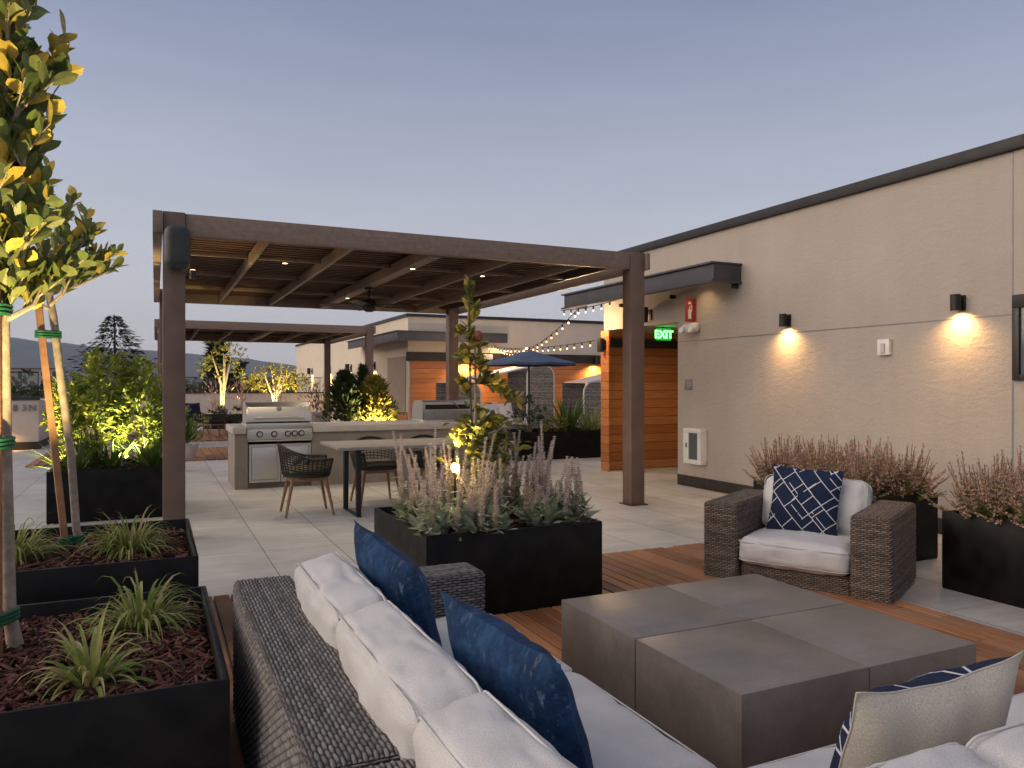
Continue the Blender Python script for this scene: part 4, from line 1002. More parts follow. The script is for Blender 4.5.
planter(6.0, 7.9, 12.7, 13.7, 'black planter box with flax leaves beside the entry cladding')
planter(3.6, 5.2, 17.2, 18.2, 'black planter box with dark and yellow shrubs behind the grill island')

# --- grasses
def grass_mb(n, L0, L1, w, spread, droop, seed):
    random.seed(seed); m = MB()
    for k in range(n):
        a = uni(0, 2 * PI); t = uni(.18, 1.15) ** 1.15
        d = Vector((math.cos(a) * math.sin(t), math.sin(a) * math.sin(t), math.cos(t)))
        b = Vector((math.cos(a), math.sin(a), 0)) * uni(0, spread); L = uni(L0, L1)
        m.leaf(b, d, L, w * uni(.7, 1.25), droop * uni(.7, 1.5), .25, 7, uni(-.4, .4), 'strap')
    return m
def place(o, loc, rz, label, cat, group=None, sc=1.):
    o.location = loc; o.rotation_euler = (0, 0, rz); o.scale = (sc,) * 3; return tag(o, label, cat, group)
G = 'variegated grass clumps in the left planters'
place(build('grass_clump', grass_mb(70, .14, .28, .020, .045, 2.0, 3), 'grass_leaf', uvmode='leaf', sharp=0), (-.18, 2.70, .46), .4, 'broad bladed grass clump at the front of the nearest planter', 'grass', G)
place(build('grass_clump', grass_mb(170, .16, .31, .013, .06, 2.6, 4), 'grass_leaf', uvmode='leaf', sharp=0), (-.05, 3.24, .46), 1.4, 'fuller grass clump at the back right of the nearest planter', 'grass', G)
place(build('grass_clump', grass_mb(220, .18, .34, .013, .08, 2.6, 5), 'grass_leaf', uvmode='leaf', sharp=0), (-.13, 4.75, .46), 2.4, 'large grass clump right of the staked trunk in the second planter', 'grass', G)
place(build('grass_clump', grass_mb(190, .19, .36, .013, .08, 2.6, 6), 'grass_leaf', uvmode='leaf', sharp=0), (-.68, 4.78, .46), 3.1, 'grass clump left of the staked trunk in the second planter', 'grass', G)
G = 'upright strap leaved clumps under the lit shrub'
for i, (x, y, L, lab) in enumerate(((-.76, 9.15, .5, 'upright strap leaved clump at the left corner of the shrub planter'), (-.42, 9.25, .42, 'strap leaved clump at the middle front of the shrub planter'), (-.03, 9.2, .5, 'strap leaved clump at the right of the shrub planter, by the post'))):
    place(build('strap_plant', grass_mb(46, L * .7, L * 1.1, .04, .08, .35, 20 + i), 'strap_leaf', uvmode='leaf', sharp=0), (x, y, .46), i, lab, 'plant', G)

# --- leafy shrubs
def foliage(shape, n, L, w, seed, droop=.35, up=.35):
    # shape: list of (centre, radii); leaves sit in the outer shell in tufts with gaps between
    random.seed(seed); m = MB(); tot = sum(r[0] * r[1] * r[2] for c, r in shape) or 1
    for c, r in shape:
        k = int(n * r[0] * r[1] * r[2] / tot); tufts = max(3, k // 7)
        for _ in range(tufts):
            a = uni(0, 2 * PI); z = uni(-.75, 1); q = math.sqrt(1 - z * z); rad = uni(.55, 1.08)
            dd = Vector((q * math.cos(a), q * math.sin(a), z)); p = Vector(c) + Vector((dd.x * r[0], dd.y * r[1], dd.z * r[2])) * rad
            for _ in range(7):
                d = (dd * .7 + Vector((uni(-1, 1), uni(-1, 1), uni(-.6, 1) + up)) * .8).normalized()
                m.leaf(p + Vector((uni(-1, 1), uni(-1, 1), uni(-1, 1))) * L * .5, d, L * uni(.7, 1.25), w * uni(.7, 1.2), droop, .3, 2, uni(-1.2, 1.2))
    return m
def stems(base, ends, r0, r1, n=6, wob=.03):
    m = MB(); base = Vector(base)
    for e in ends:
        e = Vector(e); k = 6; m.tube([base.lerp(e, i / k) + Vector((uni(-wob, wob), uni(-wob, wob), 0)) * math.sin(PI * i / k) for i in range(k + 1)], [r0 + (r1 - r0) * i / k for i in range(k + 1)], n)
    return m
def shrub(name, label, cat, loc, shape, n, L, w, mat, seed, bark='bark_green', group=None, droop=.35, base_z=None):
    t = thing(name, label, cat, loc, group); z0 = base_z if base_z is not None else loc[2]
    random.seed(seed + 99); ends = []
    for c, r in shape:
        for _ in range(4): ends.append((c[0] + uni(-.6, .6) * r[0], c[1] + uni(-.6, .6) * r[1], c[2] + uni(-.2, .7) * r[2]))
    build('stem', stems((loc[0], loc[1], z0), ends, .014, .004), bark, t); build('foliage', foliage(shape, n, L, w, seed, droop), mat, t, uvmode='leaf', sharp=0)
    return t
shrub('leafy_shrub', 'tall bright yellow green shrub lit from below in the left rear planter', 'shrub', (-.60, 9.5, .45),
      [((-.62, 9.45, 1.0), (.34, .36, .36)), ((-.50, 9.55, 1.42), (.26, .28, .34)), ((-.85, 9.6, 1.15), (.22, .3, .26)), ((-.70, 9.3, .85), (.22, .2, .22))], 2000, .095, .046, 'bush_leaf', 31)
shrub('leafy_shrub', 'fresh green shrub in the left rear planter, next to the pergola post', 'shrub', (-.10, 9.5, .45),
      [((-.12, 9.45, 1.05), (.32, .36, .36)), ((-.10, 9.5, 1.45), (.22, .24, .24)), ((.05, 9.4, .85), (.2, .24, .24))], 1500, .09, .04, 'bush_leaf', 32)

# --- staked trees in the two near planters
def twig_leaves(mb, my, base, d, L, leafL, leafw, yellow, n):
    base = Vector(base); d = Vector(d).normalized()
    for i in range(n):
        t = (i + .5) / n; p = base + d * L * t; a = i * 2.4 + uni(-.4, .4); s = d.orthogonal().normalized(); s = Matrix.Rotation(a, 3, d) @ s
        dd = (s * uni(.5, 1.) + d * uni(.4, .9) + Vector((0, 0, .75))).normalized()
        (my if rnd() < yellow else mb).leaf(p, dd, leafL * uni(.7, 1.2), leafw * uni(.75, 1.25), .3, .22, 4, uni(-1.3, 1.3))
def staked_tree(label, base, trunk, limbs, stake, tie_z, seed, leafL, leafw, yellow, stake_label):
    random.seed(seed); t = thing('young_tree', label, 'tree', base, 'young staked trees in planters')
    build('trunk', MB().tube(trunk, [.028] + [.021] * (len(trunk) - 2) + [.016], 10), 'bark', t)
    lm = MB(); g = MB(); y = MB()
    for s, e, tw in limbs:
        s, e = Vector(s), Vector(e); mid = s.lerp(e, .5) + Vector((uni(-.03, .03), uni(-.03, .03), -.03))
        lm.tube([s, mid, e], [.011, .008, .004], 6)
        d = (e - s)
        for i in range(tw):
            k = .25 + .75 * (i + .5) / tw; p = s.lerp(mid, k * 2) if k < .5 else mid.lerp(e, k * 2 - 1)
            td = (d.normalized() * .6 + Vector((uni(-1, 1), uni(-1, 1), uni(.1, 1.3)))).normalized(); tl = uni(.10, .20)
            lm.tube([p, p + td * tl], [.004, .002], 5); twig_leaves(g, y, p, td, tl, leafL, leafw, yellow, random.randint(7, 10))
        twig_leaves(g, y, e - d.normalized() * .1, d, .14, leafL, leafw, yellow, 9)
    build('limbs', lm, 'bark', t); build('crown', g, 'tree_leaf', t, uvmode='leaf', sharp=0); build('yellow_leaves', y, 'tree_leaf_yellow', t, uvmode='leaf', sharp=0)
    s0, s1 = Vector(stake[0]), Vector(stake[1]); sk = thing('tree_stake', stake_label, 'stake', tuple(s0), 'wooden stakes tied to the young trees')
    ax = (s1 - s0); rot = ax.to_track_quat('Z', 'Y').to_matrix()
    build('post', MB().obox((s0 + s1) / 2, (.035, .035, ax.length), rot, .003, 1), 'stake_wood', sk)
    for z in tie_z:
        k = (z - s0.z) / ax.z; c = s0 + ax * k
        tp = min(range(len(trunk)), key=lambda i: abs(trunk[i][2] - z)); tz = trunk[0]
        for i in range(len(trunk) - 1):
            if trunk[i][2] <= z <= trunk[i + 1][2]:
                q = (z - trunk[i][2]) / (trunk[i + 1][2] - trunk[i][2]); tz = Vector(trunk[i]).lerp(Vector(trunk[i + 1]), q)
        tz = Vector(tz); dv = (tz - c); dv.z = 0; nrm = dv.normalized() if dv.length > 1e-4 else Vector((1, 0, 0)); sd = Vector((-nrm.y, nrm.x, 0))
        lp = []
        for a in range(0, 361, 20):
            co, si = math.cos(R(a)), math.sin(R(a)); ctr = tz if co > 0 else c; r = .025 if co > 0 else .028; lp.append(ctr + nrm * co * r + sd * si * r)
        m = MB()
        for dz in (-.014, 0, .014): m.tube([p + Vector((0, 0, dz)) for p in lp], .008, 5, False)
        build('tie', m, 'green_tie', sk)
# tree in the second planter: leaning stake, crown at left
T = [(-.365, 4.97, .45), (-.405, 4.97, .58), (-.43, 4.96, 1.0), (-.475, 4.95, 1.4), (-.515, 4.94, 1.78), (-.54, 4.93, 1.95)]
L1 = [((-.54, 4.93, 1.93), (-.38, 4.95, 2.2), 6), ((-.54, 4.93, 1.93), (-.28, 4.9, 2.12), 5), ((-.54, 4.93, 1.90), (-.22, 4.93, 2.06), 4), ((-.54, 4.93, 1.92), (-.33, 4.85, 2.24), 5), ((-.54, 4.93, 1.93), (-.48, 5.1, 2.35), 5), ((-.54, 4.93, 1.93), (-.70, 4.9, 2.25), 5), ((-.54, 4.93, 1.9), (-.80, 4.85, 2.02), 4), ((-.53, 4.93, 1.84), (-.40, 4.75, 2.02), 4), ((-.53, 4.93, 1.82), (-.72, 4.78, 1.95), 4), ((-.54, 4.93, 1.95), (-.60, 4.95, 2.5), 5)]
staked_tree('young broadleaf tree leaning beside its stake in the second planter', (-.395, 4.97, .45), T, L1, ((-.445, 4.93, .40), (-.58, 4.90, 1.83)), (.53, 1.68), 51, .085, .042, .22, 'leaning square wooden stake in the second planter')
T = [(-.440, 3.17, .45), (-.462, 3.17, .60), (-.474, 3.17, 1.1), (-.482, 3.17, 1.6), (-.488, 3.17, 2.2), (-.49, 3.17, 2.6)]
L2 = []
random.seed(77)
for i in range(20):
    z = 1.62 + 1.5 * i / 20; a = i * 2.4; r = uni(.10, .20) if z < 2.7 else uni(.1, .2)
    L2.append(((-.485, 3.17, z), (-.525 + r * math.cos(a), 3.17 + r * math.sin(a), z + uni(.12, .3)), 5))
for z, x in ((1.70, -.40), (1.82, -.39), (1.94, -.41), (2.08, -.41), (2.2, -.44), (2.34, -.38), (2.44, -.34), (2.58, -.45), (2.72, -.46)): L2.append(((-.485, 3.15, z - .1), (x, 3.12 + uni(-.1, .1), z + .1), 6))
staked_tree('young broadleaf tree at the left edge with large lit leaves', (-.445, 3.17, .45), T, L2, ((-.492, 3.11, .40), (-.497, 3.11, 1.95)), (.60, 1.2, 1.66), 52, .082, .044, .24, 'upright wooden stake at the left edge of the photo')

# --- garden spotlights (the lamps that light the trees and shrubs from below)
def garden_spot(loc, target, watts, label, ang=70, col=AMBER):
    s = thing('garden_spotlight', label, 'spotlight', loc, 'uplights in the planting'); p = Vector(loc); t = Vector(target); ax = (t - p).normalized()
    rot = ax.to_track_quat('Z', 'Y').to_matrix().to_4x4(); c = p + Vector((0, 0, .11))
    build('stem', MB().tube([p - Vector((0, 0, .02)), c], .008, 6), 'black_metal', s)
    hd = build('head', MB().lathe([(0, -.045), (.024, -.045), (.03, -.03), (.03, .045), (.026, .045), (.026, .028), (0, .028)], (0, 0), 16).xf(Tr(*c) @ rot), 'black_metal', s)
    build('lens', MB().lathe([(0, .0285), (.0255, .0285), (.0255, .031), (0, .032)], (0, 0), 14).xf(Tr(*c) @ rot), 'lamp_glow', hd)
    lamp('SPOT', c + ax * .05, watts, col, s, .02, t, ang, .7)
garden_spot((-.42, 2.46, .46), (-.50, 3.10, 2.3), 230, 'small black uplight aimed up the tree at the left edge', 60)
garden_spot((-.66, 4.28, .46), (-.50, 4.9, 2.0), 130, 'small black uplight aimed up the leaning tree', 60)
garden_spot((-1.40, 9.0, .02), (-.45, 9.55, 1.25), 330, 'small black uplight on the paving left of the tall shrub', 80, (1., .70, .22))
garden_spot((-.30, 8.98, .47), (-.15, 9.55, 1.6), 95, 'small black uplight at the front rim below the green shrub', 110, (1., .80, .40))

# --- flower spikes in the middle planter
def sage(seed, ns, h0, h1, nl):
    random.seed(seed); lv = MB(); sps = []; st = MB()
    for k in range(nl):
        a = uni(0, 2 * PI); t = uni(.2, 1.05); d = Vector((math.cos(a) * math.sin(t), math.sin(a) * math.sin(t), math.cos(t)))
        lv.leaf((uni(-.05, .05), uni(-.05, .05), uni(0, .06)), d, uni(.12, .23), uni(.042, .07), .5, .25, 4, uni(-.4, .4))
    for k in range(ns):
        a = uni(0, 2 * PI); t = uni(0, .22); h = uni(h0, h1); b = Vector((uni(-.09, .09), uni(-.09, .09), .02)); d = Vector((math.cos(a) * t, math.sin(a) * t, 1)).normalized()
        bend = Vector((uni(-.05, .05), uni(-.05, .05), 0)); P = lambda q: b + d * h * q + bend * q * q
        st.tube([P(i / 5) for i in range(4)], .0032, 5); sp = MB(); sps.append(sp); sp.tube([P(.19 + .8 * i / 5) for i in range(6)], .0032, 4)
        q = .20; i = 0
        while q < 1.:
            r = .021 * (1 - .65 * ((q - .2) / .8)) * uni(.8, 1.15) + .004; p = P(q)
            for j in range(6):
                aa = j * PI / 3 + i * .5; dd = Vector((math.cos(aa), math.sin(aa), .75))
                sp.leaf(p, dd, r * 1.35, r * .9, .3, .3, 1, uni(-.8, .8))
            q += .013 / h * uni(.8, 1.2); i += 1
        for j in range(12):
            q = uni(.04, .5); aa = uni(0, 6.3); lv.leaf(P(q), (math.cos(aa), math.sin(aa), .5), uni(.05, .10), uni(.02, .036), .7, .2, 3)
    return lv, sps, st
protos = []
for i, (ns, h0, h1, nl) in enumerate(((7, .34, .62, 40), (8, .26, .54, 46), (5, .42, .74, 40), (6, .24, .46, 48))):
    lv, sps, st = sage(200 + i, ns, h0, h1, nl); t = thing('flowering_sage', '', 'plant', (0, 0, 0), 'pink flower spike plants in the middle planter')
    build('leaves', lv, 'sage_leaf', t, uvmode='leaf', sharp=0); build('stems', st, 'bark_green', t, sharp=0); [build('flower_spike', sp, 'spike_floret', t, uvmode='leaf', sharp=0) for sp in sps]; protos.append(t)
spots = [(1.53, 4.33, 1, 'pink spike plant at the front left corner of the middle planter'), (1.56, 4.58, 2, 'tall pink spike plant on the left rim of the middle planter, behind the corner one'), (1.55, 4.88, 0, 'pink spike plant at the back left corner of the middle planter'),
         (1.74, 4.30, 3, 'low broad leaved spike plant at the front rim, right of the left corner'), (1.80, 4.52, 0, 'pink spike plant just left of the glowing garden lamp'), (1.76, 4.80, 2, 'tall pink spike plant just behind the glowing garden lamp'), (1.90, 4.34, 1, 'pink spike plant at the front rim left of the bare mulch'),
         (2.02, 4.92, 1, 'pink spike plant at the back of the middle planter behind the sapling'), (2.27, 4.42, 3, 'low spike plant at the front rim right of the bare mulch'), (2.34, 4.66, 1, 'pale spike plant in the right half of the middle planter, center'), (2.26, 4.92, 0, 'pink spike plant at the back rim right of the sapling'),
         (2.47, 4.38, 1, 'spike plant at the front right corner of the middle planter'), (2.47, 4.86, 2, 'tall spike plant at the back right corner of the middle planter'), (2.50, 4.62, 3, 'spike plant on the right rim of the middle planter')]
used = set()
for i, (x, y, k, lab) in enumerate(spots):
    if k in used: o = clone(protos[k], (x, y, .455), uni(0, 6.3), lab)
    else: used.add(k); o = protos[k]; o.location = (x, y, .455); o['label'] = lab
    if i: o.rotation_euler = (0, 0, i * 1.9)
# --- fruit sapling on a cane in the middle planter
def sapling():
    t = thing('fruit_sapling', 'slender fruit sapling with yellow green leaves trained on a cane in the middle planter', 'tree', (1.93, 4.74, .45)); random.seed(61)
    tr = [(1.93, 4.74, .45), (1.925, 4.745, .9), (1.91, 4.75, 1.3), (1.90, 4.75, 1.7), (1.895, 4.75, 2.06)]
    br = [((1.895, 4.75, 1.75), (1.95, 4.7, 1.66)), ((1.9, 4.75, 1.66), (1.84, 4.7, 1.58)), ((1.91, 4.75, 1.4), (2.06, 4.7, 1.42)), ((1.92, 4.745, 1.1), (2.07, 4.7, 1.15)), ((1.90, 4.75, 1.62), (1.97, 4.70, 1.50)), ((1.905, 4.75, 1.55), (2.13, 4.72, 1.36)), ((1.91, 4.75, 1.45), (2.22, 4.74, 1.30)), ((1.915, 4.745, 1.2), (1.78, 4.68, 1.05)), ((1.92, 4.745, 1.0), (2.12, 4.72, 1.02)), ((1.925, 4.74, .9), (2.08, 4.66, .86)), ((1.90, 4.75, 1.8), (1.84, 4.74, 1.74)), ((1.91, 4.75, 1.3), (1.83, 4.72, 1.42)), ((1.925, 4.745, .95), (1.86, 4.6, .96)), ((1.90, 4.75, 1.78), (1.95, 4.76, 1.9))]
    b = MB().tube(tr, [.011, .010, .008, .006, .003], 7); lf = MB(); yl = MB()
    for s, e in br:
        s, e = Vector(s), Vector(e); b.tube([s, s.lerp(e, .5) + Vector((0, 0, .02)), e], [.005, .004, .002], 5)
        twig_leaves(lf, yl, s.lerp(e, .25), e - s, (e - s).length * .85, .075, .042, .34, int(14 + 60 * (e - s).length))
    for z in (1.72, 1.84, 1.93, 2.0, 2.04): twig_leaves(lf, yl, (1.895, 4.75, z - .05), (uni(-.4, .4), uni(-.4, .4), 1), .09, .065, .038, .3, 10)
    for k in range(420):
        p = Vector((random.gauss(2.0, .10), 4.75 + random.gauss(0, .08), random.gauss(.98, .13))); lf.leaf(p, (uni(-1, 1), uni(-1, 1), uni(-.3, .9)), uni(.045, .08), uni(.026, .045), .4, .25, 3, uni(-1, 1))
    build('trunk', b, 'bark_green', t); build('foliage', lf, 'sapling_leaf', t, uvmode='leaf', sharp=0); build('yellow_leaves', yl, 'tree_leaf_yellow', t, uvmode='leaf', sharp=0)
    build('fruit', MB().soft((.028, .028, .034), .027, .004, 8, 0, 0, Tr(1.945, 4.70, 1.725)), 'fruit_red', t)
    k = thing('bamboo_cane', 'thin bamboo cane supporting the fruit sapling', 'cane', (1.96, 4.76, .42)); build('cane', MB().tube([(1.962, 4.765, .42), (1.945, 4.765, 1.80)], [.011, .009], 8), 'bamboo', k)
    g = thing('garden_lamp', 'small glowing garden lamp standing among the pink flower spikes', 'garden lamp', (1.75, 4.62, .45))
    build('stem', MB().tube([(1.75, 4.62, .44), (1.75, 4.62, .84)], .007, 6), 'black_metal', g); build('bulb', MB().lathe([(0, .835), (.014, .84), (.026, .862), (.026, .878), (.012, .898), (0, .90)], (1.75, 4.62), 14), 'lamp_glow', g)
    build('cap', MB().cyl((1.75, 4.62), .03, .9005, .908, 14), 'black_metal', g); lamp('POINT', (1.75, 4.585, .865), 2.6, AMBER, g, .03)
    lamp('SPOT', (1.75, 4.62, .925), 18, AMBER, g, .02, (1.93, 4.75, 1.4), 80, .7)
sapling()
# --- catmint in the right-hand planters
def mint(seed, n, h0, h1):
    random.seed(seed); lv = MB(); fl = MB(); st = MB()
    for k in range(n):
        a = uni(0, 2 * PI); t = min(1.3, abs(random.gauss(0, .72))); h = uni(h0, h1) * (1 - .25 * min(1, t)); d = Vector((math.cos(a) * math.sin(t), math.sin(a) * math.sin(t), math.cos(t))); b = Vector((math.cos(a), math.sin(a), 0)) * uni(0, .16)
        P = lambda q: b + d * h * q + Vector((0, 0, .10 * h * q * q))
        st.tube([P(i / 3) for i in range(4)], .0022, 4, False)
        for j in range(24):
            q = uni(.05, .62); aa = uni(0, 6.3); lv.leaf(P(q), (math.cos(aa), math.sin(aa), .6), uni(.03, .05), uni(.014, .022), .4, .2, 1)
        q = .52
        while q < 1.02:
            r = .020 * (1.2 - .7 * (q - .52) / .48)
            for j in range(6): aa = uni(0, 6.3); fl.leaf(P(q + uni(-.02, .02)) + Vector((uni(-1, 1), uni(-1, 1), 0)) * .003, (math.cos(aa), math.sin(aa), uni(-.2, 1.6)), r * uni(.7, 1.6), r * uni(.6, 1.1), .2, .2, 1, uni(-1.5, 1.5))
            q += .034 / h * uni(.7, 1.3)
    return lv, fl, st
mp = []
for i in range(3):
    lv, fl, st = mint(300 + i, 150, .24, .48); t = thing('catmint', '', 'plant', (0, 0, 0), 'rosy flowering plants in the right planters')
    build('leaves', lv, 'mint_leaf', t, uvmode='leaf', sharp=0); build('stems', st, 'bark_green', t, sharp=0); build('flowers', fl, 'mint_flower', t, uvmode='leaf', sharp=0); mp.append(t)
sp = [(5.12, 5.22, 0, 'rosy flowering plant at the far end of the planter behind the armchair'), (5.48, 5.15, 1, 'rosy flowering plant against the wall above the armchair pillow'), (5.15, 4.82, 2, 'rosy flowering plant directly behind the armchair cushion'), (5.50, 4.72, 0, 'rosy flowering plant on the wall side, above the right armrest'), (5.14, 4.42, 1, 'rosy flowering plant just behind the right armrest'), (5.52, 4.34, 2, 'rosy flowering plant at the near end of the planter behind the armchair'),
      (5.12, 3.30, 1, 'rosy flowering plant at the far corner of the right edge planter'), (5.50, 3.28, 0, 'rosy flowering plant on the wall side of the right edge planter'), (5.10, 2.92, 2, 'rosy flowering plant at the right edge of the photo'), (5.48, 2.85, 1, 'rosy flowering plant cut by the right edge of the photo, on the wall side')]
used = set()
for i, (x, y, k, lab) in enumerate(sp):
    if k in used: o = clone(mp[k], (x, y, .455), 0, lab)
    else: used.add(k); o = mp[k]; o.location = (x, y, .455); o['label'] = lab
    o.rotation_euler = (0, 0, i * 2.3)

# --- plants by the courtyard and behind the island
shrub('courtyard_shrub', 'dark leafy shrub at the left of the courtyard planter', 'shrub', (6.45, 13.1, .45), [((6.45, 13.1, .85), (.34, .3, .34)), ((6.6, 13.2, .7), (.3, .3, .25))], 520, .07, .028, 'dark_shrub_leaf', 71)
shrub('courtyard_shrub', 'low green shrub in the middle of the courtyard planter', 'shrub', (6.95, 13.0, .45), [((6.95, 13.0, .62), (.36, .28, .16))], 360, .06, .022, 'bush_leaf', 72)
place(build('flax_plant', grass_mb(90, .5, .95, .045, .10, .5, 73), 'strap_leaf', uvmode='leaf', sharp=0), (7.30, 13.1, .44), .5, 'large strappy flax plant against the entry cladding', 'plant')
place(build('flax_plant', grass_mb(60, .4, .7, .04, .10, .6, 74), 'grass_leaf', uvmode='leaf', sharp=0), (7.72, 12.95, .44), 1.5, 'yellowish flax plant at the right end of the courtyard planter', 'plant')
def conifer(name, label, loc, h, r, mat, n, seed, layers=14, leaf=.16, cat='tree', group=None, bark='bark_dark', lay=True, taper=1., qmin=0.):
    random.seed(seed); t = thing(name, label, cat, loc, group); x, y, z = loc
    build('trunk', MB().tube([(x, y, z - .1), (x + .01 * h, y, z + h * .5), (x, y, z + h)], [.02 * h, .012 * h, .002 * h], 7), bark, t)
    m = MB()
    for i in range(n):
        q = qmin + (1 - qmin) * (uni(0, 1) ** .8); zz = z + h * (.10 + .90 * q)
        if lay: zz = z + h * (.10 + .90 * (math.floor(q * layers) + uni(.0, .8)) / layers)
        k = (zz - z) / h; a0 = uni(0, 2 * PI); rr = r * (1 - k) ** taper * uni(.2, 1.) * (.72 + .55 * noise.noise(Vector((k * 14, math.cos(a0) * 2, math.sin(a0) * 2)))) * 1.25 + .02 * r; a = a0
        lk = .4 + .6 * (1 - k) / (1 - qmin) if lay else 1.
        p = (x + rr * math.cos(a), y + rr * math.sin(a), zz - .10 * rr)
        m.leaf(p, (math.cos(a), math.sin(a), uni(-.35, .35) if lay else uni(.5, 2.)), leaf * uni(.7, 1.3) * lk, leaf * uni(.3, .5) * lk, .3, .2, 2, uni(-.6, .6))
    build('foliage', m, mat, t, uvmode='leaf', sharp=0); return t
conifer('upright_conifer', 'dark upright conifer shrub left of the yellow lit one behind the island', (3.95, 17.6, .45), 1.22, .62, 'dark_shrub_leaf', 2600, 81, 14, .13, 'shrub', None, 'bark_dark', False, .6)
conifer('upright_conifer', 'slim dark conifer between the far sconces behind the island', (4.45, 17.9, .45), 1.38, .36, 'dark_shrub_leaf', 1300, 82, 14, .11, 'shrub', None, 'bark_dark', False, .6)
conifer('upright_conifer', 'bright yellow uplit conifer shrub behind the island', (4.62, 17.5, .45), 1.12, .62, 'golden_leaf', 2600, 83, 14, .13, 'shrub', None, 'bark_dark', False, .55)
shrub('low_shrub', 'low dark shrub at the right end of the planter behind the island', 'shrub', (5.0, 17.6, .45), [((5.0, 17.6, .75), (.28, .3, .30))], 300, .07, .03, 'dark_shrub_leaf', 84)
garden_spot((4.45, 16.7, .02), (4.62, 17.5, 1.25), 260, 'small black uplight below the yellow conifer', 100)
def lit_tree(label, loc, shape, n, trunk_r, mat, seed, watts, ulabel, limbs=5, L=.11):
    t = thing('olive_tree', label, 'tree', loc, 'small uplit trees on the rear terrace'); random.seed(seed); m = MB(); x, y, z = loc; c = shape[0][0]
    for k in range(limbs):
        e = (c[0] + uni(-.6, .6) * shape[0][1][0], c[1] + uni(-.6, .6) * shape[0][1][1], c[2] + uni(-.1, .7) * shape[0][1][2]); f = (x + uni(-.05, .05), y, z + (c[2] - z) * uni(.35, .6))
        m.tube([(x, y, z - .05), f, e], [trunk_r, trunk_r * .7, trunk_r * .2], 7)
    build('trunk', m, 'bark', t); build('crown', foliage(shape, n, L, L * .42, seed), mat, t, uvmode='leaf', sharp=0)
    garden_spot((x + .15, y - .9, .02), (c[0], c[1], c[2]), watts * 4, ulabel, 80)
lit_tree('slender olive tree with a lit pale trunk, left behind the island', (2.05, 27.6, .3), [((2.05, 27.6, 2.2), (.75, .7, .75)), ((1.7, 27.6, 1.9), (.45, .5, .35)), ((2.4, 27.5, 1.8), (.4, .5, .35))], 800, .06, 'sapling_leaf', 91, 150, 'small black uplight below the slender olive tree')
lit_tree('wide multi trunk tree glowing yellow behind the left grill', (3.85, 28.2, .3), [((3.85, 28.2, 1.55), (1.0, .8, .55)), ((3.2, 28.2, 1.4), (.5, .5, .35)), ((4.5, 28.1, 1.5), (.55, .5, .4))], 1500, .07, 'golden_leaf', 92, 170, 'small black uplight below the wide glowing tree', 8)
def pot_plant(label, x, y, r, h, mat, seed, flower, potmat):
    t = thing('potted_plant', label, 'potted plant', (x, y, 0)); build('pot', MB().lathe([(0, 0), (r * .7, 0), (r, h), (r * .9, h), (r * .86, h - .05), (0, h - .05)], (x, y), 24), potmat, t)
    random.seed(seed); m = MB()
    for k in range(170):
        a = uni(0, 6.3); tt = abs(random.gauss(0, .5)); d = Vector((math.cos(a) * math.sin(tt), math.sin(a) * math.sin(tt), math.cos(tt)))
        p = Vector((x, y, h - .05)) + d * uni(.05, r * 2.2); m.leaf(p, d + Vector((uni(-.3, .3), uni(-.3, .3), .2)), uni(.08, .16), uni(.03, .05), .4, .2, 2, uni(-1, 1))
    build('foliage', m, mat, t, uvmode='leaf', sharp=0)
pot_plant('purple flowering plant in a round pot left of the rear pergola post', 4.55, 24.2, .42, .55, 'lavender_flower', 95, True, 'pale_pot')
pot_plant('russet grass in a dark pot left of the slender olive tree', 1.75, 26.3, .5, .45, 'mint_flower', 96, True, 'charcoal_base')
pot_plant('russet grass in a dark pot right of the slender olive tree', 2.55, 26.2, .5, .45, 'mint_flower', 97, True, 'charcoal_base')
pot_plant('pinkish grass in a dark pot behind the left grill hood', 3.55, 25.8, .42, .5, 'mint_flower', 99, True, 'charcoal_base')
pot_plant('green plant in a pale round pot beside the brown deck strip', .55, 15.6, .20, .30, 'strap_leaf', 98, False, 'pale_pot')
shrub('low_shrub', 'bright green low shrub just right of the front pergola post, on the rear terrace', 'shrub', (.65, 19.2, .0), [((.65, 19.2, .42), (.5, .4, .42))], 420, .10, .04, 'bush_leaf', 85)
shrub('low_shrub', 'dark green hedge shrub between the deck chairs and the grill', 'shrub', (2.5, 24.8, .0), [((2.4, 24.8, .4), (.9, .4, .38))], 500, .10, .04, 'dark_shrub_leaf', 86)

# ------------------------------------------------------------------ beyond the terrace
conifer('cedar_tree', 'tall dark cedar rising above the lit shrub beyond the terrace', (-2.9, 67., -9.), 15.9, 12., 'conifer_leaf', 2000, 101, 30, .62, 'tree', 'trees beyond the terrace', 'bark_dark', True, 1.0, .64)
conifer('cypress_tree', 'tall narrow cypress beyond the rear parapet', (4.2, 62., -9.), 13.8, 1.3, 'conifer_leaf', 2600, 102, 20, .55, 'tree', 'trees beyond the terrace', 'bark_dark', False, .30)
def far_tree(label, loc, h, r, seed, n=420, mat='far_leaf'):
    x, y, z = loc; t = thing('broadleaf_tree', label, 'tree', loc, 'trees beyond the terrace'); random.seed(seed); m = MB()
    for k in range(4): m.tube([(x, y, z), (x + uni(-.2, .2), y, z + h * .45), (x + uni(-.5, .5) * r, y + uni(-.5, .5) * r, z + h * uni(.65, .9))], [.03 * h, .018 * h, .004 * h], 6)
    build('trunk', m, 'bark_dark', t); sh = [((x + uni(-.45, .45) * r, y + uni(-.4, .4) * r, z + h * uni(.55, .85)), (r * uni(.4, .65), r * uni(.4, .6), h * uni(.12, .2))) for _ in range(6)]
    build('crown', foliage(sh, n, .55, .32, seed), mat, t, uvmode='leaf', sharp=0)
far_tree('round topped tree right of the narrow cypress', (5.9, 62., -9), 12.6, 1.6, 111)
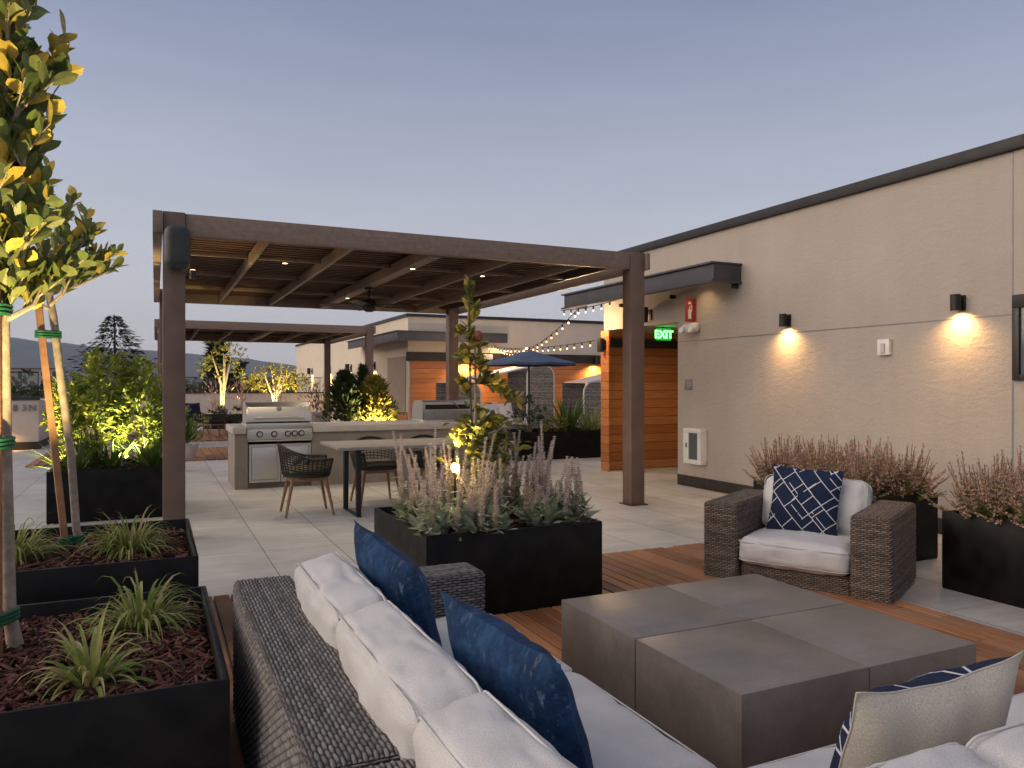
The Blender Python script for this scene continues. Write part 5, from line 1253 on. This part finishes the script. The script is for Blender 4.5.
far_tree('dark tree below and right of the narrow cypress', (6.6, 58., -9), 10.7, 2.4, 112)
far_tree('small tree left of the narrow cypress, by the pergola post', (1.6, 58., -9), 10.5, 1.3, 113)
far_tree('broad dark tree behind the wide glowing tree', (11.8, 66., -9), 12., 3.2, 114)
far_tree('tree on the skyline left of the rear pergola post', (15.2, 66., -9), 11.4, 2.6, 115)
far_tree('bushy tree right of the cedar, behind the lit shrub', (.4, 62., -9), 12.6, 2.0, 116)
far_tree('low tree behind the glass rail at far left', (-9.2, 66., -9), 10.9, 2.8, 117)
far_tree('low tree behind the glass rail beside the leaning stake', (-6.6, 62., -9), 11.2, 2.6, 118)
def house(label, x, y, w, d, h, storeys, seed):
    b = thing('city_building', label, 'building', (x, y, -9), 'pale buildings in the valley'); build('wall', MB().box(x - w / 2, x + w / 2, y, y + d, -9, -9 + h), 'house_wall', b)
    build('roof', MB().box(x - w / 2 - .4, x + w / 2 + .4, y - .4, y + d + .4, -9 + h, -9 + h + .5), 'house_roof', b)
    nx = max(2, int(w / 4)); fh = h / storeys
    for s in range(storeys):
        for i in range(nx): xx = x - w / 2 + w * (i + .5) / nx; build('window', MB().box(xx - .8, xx + .8, y - .06, y - .002, -9 + fh * s + fh * .3, -9 + fh * s + fh * .78), 'window_dark', b)
house('pale city block behind the glass rail at far left', -50., 400., 22., 16., 17.5, 4, 1)
house('lower pale city block right of the first one at far left', -22., 430., 22., 14., 14.5, 3, 2)
house('wide pale roofed city block seen under the rear pergola', 44., 300., 44., 18., 10.6, 2, 3)
house('small pale city block far behind the cypress', 20., 330., 24., 16., 10.4, 2, 4)
def woods():
    random.seed(121); m = MB()
    for k in range(700):
        az = R(uni(-24, 34)); r = 75 + 500 * rnd() ** 1.7; x, y = r * math.sin(az), r * math.cos(az); h = uni(7.5, 10.6) if r < 150 else uni(8, 12.0); rr = uni(1.8, 3.4)
        s = .55 + r / 260
        for j in range(46):
            a = uni(0, 6.3); z = uni(.15, 1); q = rr * math.sqrt(max(.05, 1 - (z * 1.6 - .75) ** 2)) * uni(.5, 1.05)
            m.leaf((x + q * math.cos(a), y + q * math.sin(a), -9 + h * z), (math.cos(a), math.sin(a), uni(-.2, 1.2)), s * uni(.7, 1.3) * 1.1, s * uni(.5, .9), .4, .2, 1, uni(-1, 1))
    o = build('distant_woods', m, 'far_leaf', uvmode='leaf', sharp=0); tag(o, 'dark belt of tree tops filling the valley below the hills', 'woods'); o['kind'] = 'stuff'
woods()
HAZE = .75e-4
if HAZE:
    hz = MB().box(-9500, 9500, -600, 9000, -14, 640); h = structure('haze', hz, 'paver', sharp=0); h['kind'] = 'stuff'
    m = bpy.data.materials.new('haze_air'); m.use_nodes = True; nt = m.node_tree; nt.nodes.clear(); o = nt.nodes.new('ShaderNodeOutputMaterial'); v = nt.nodes.new('ShaderNodeVolumePrincipled')
    v.inputs['Color'].default_value = (.60, .74, 1., 1); v.inputs['Density'].default_value = HAZE; v.inputs['Anisotropy'].default_value = .0; nt.links.new(v.outputs[0], o.inputs['Volume']); h.data.materials.clear(); h.data.materials.append(m)
bpy.context.view_layer.update()
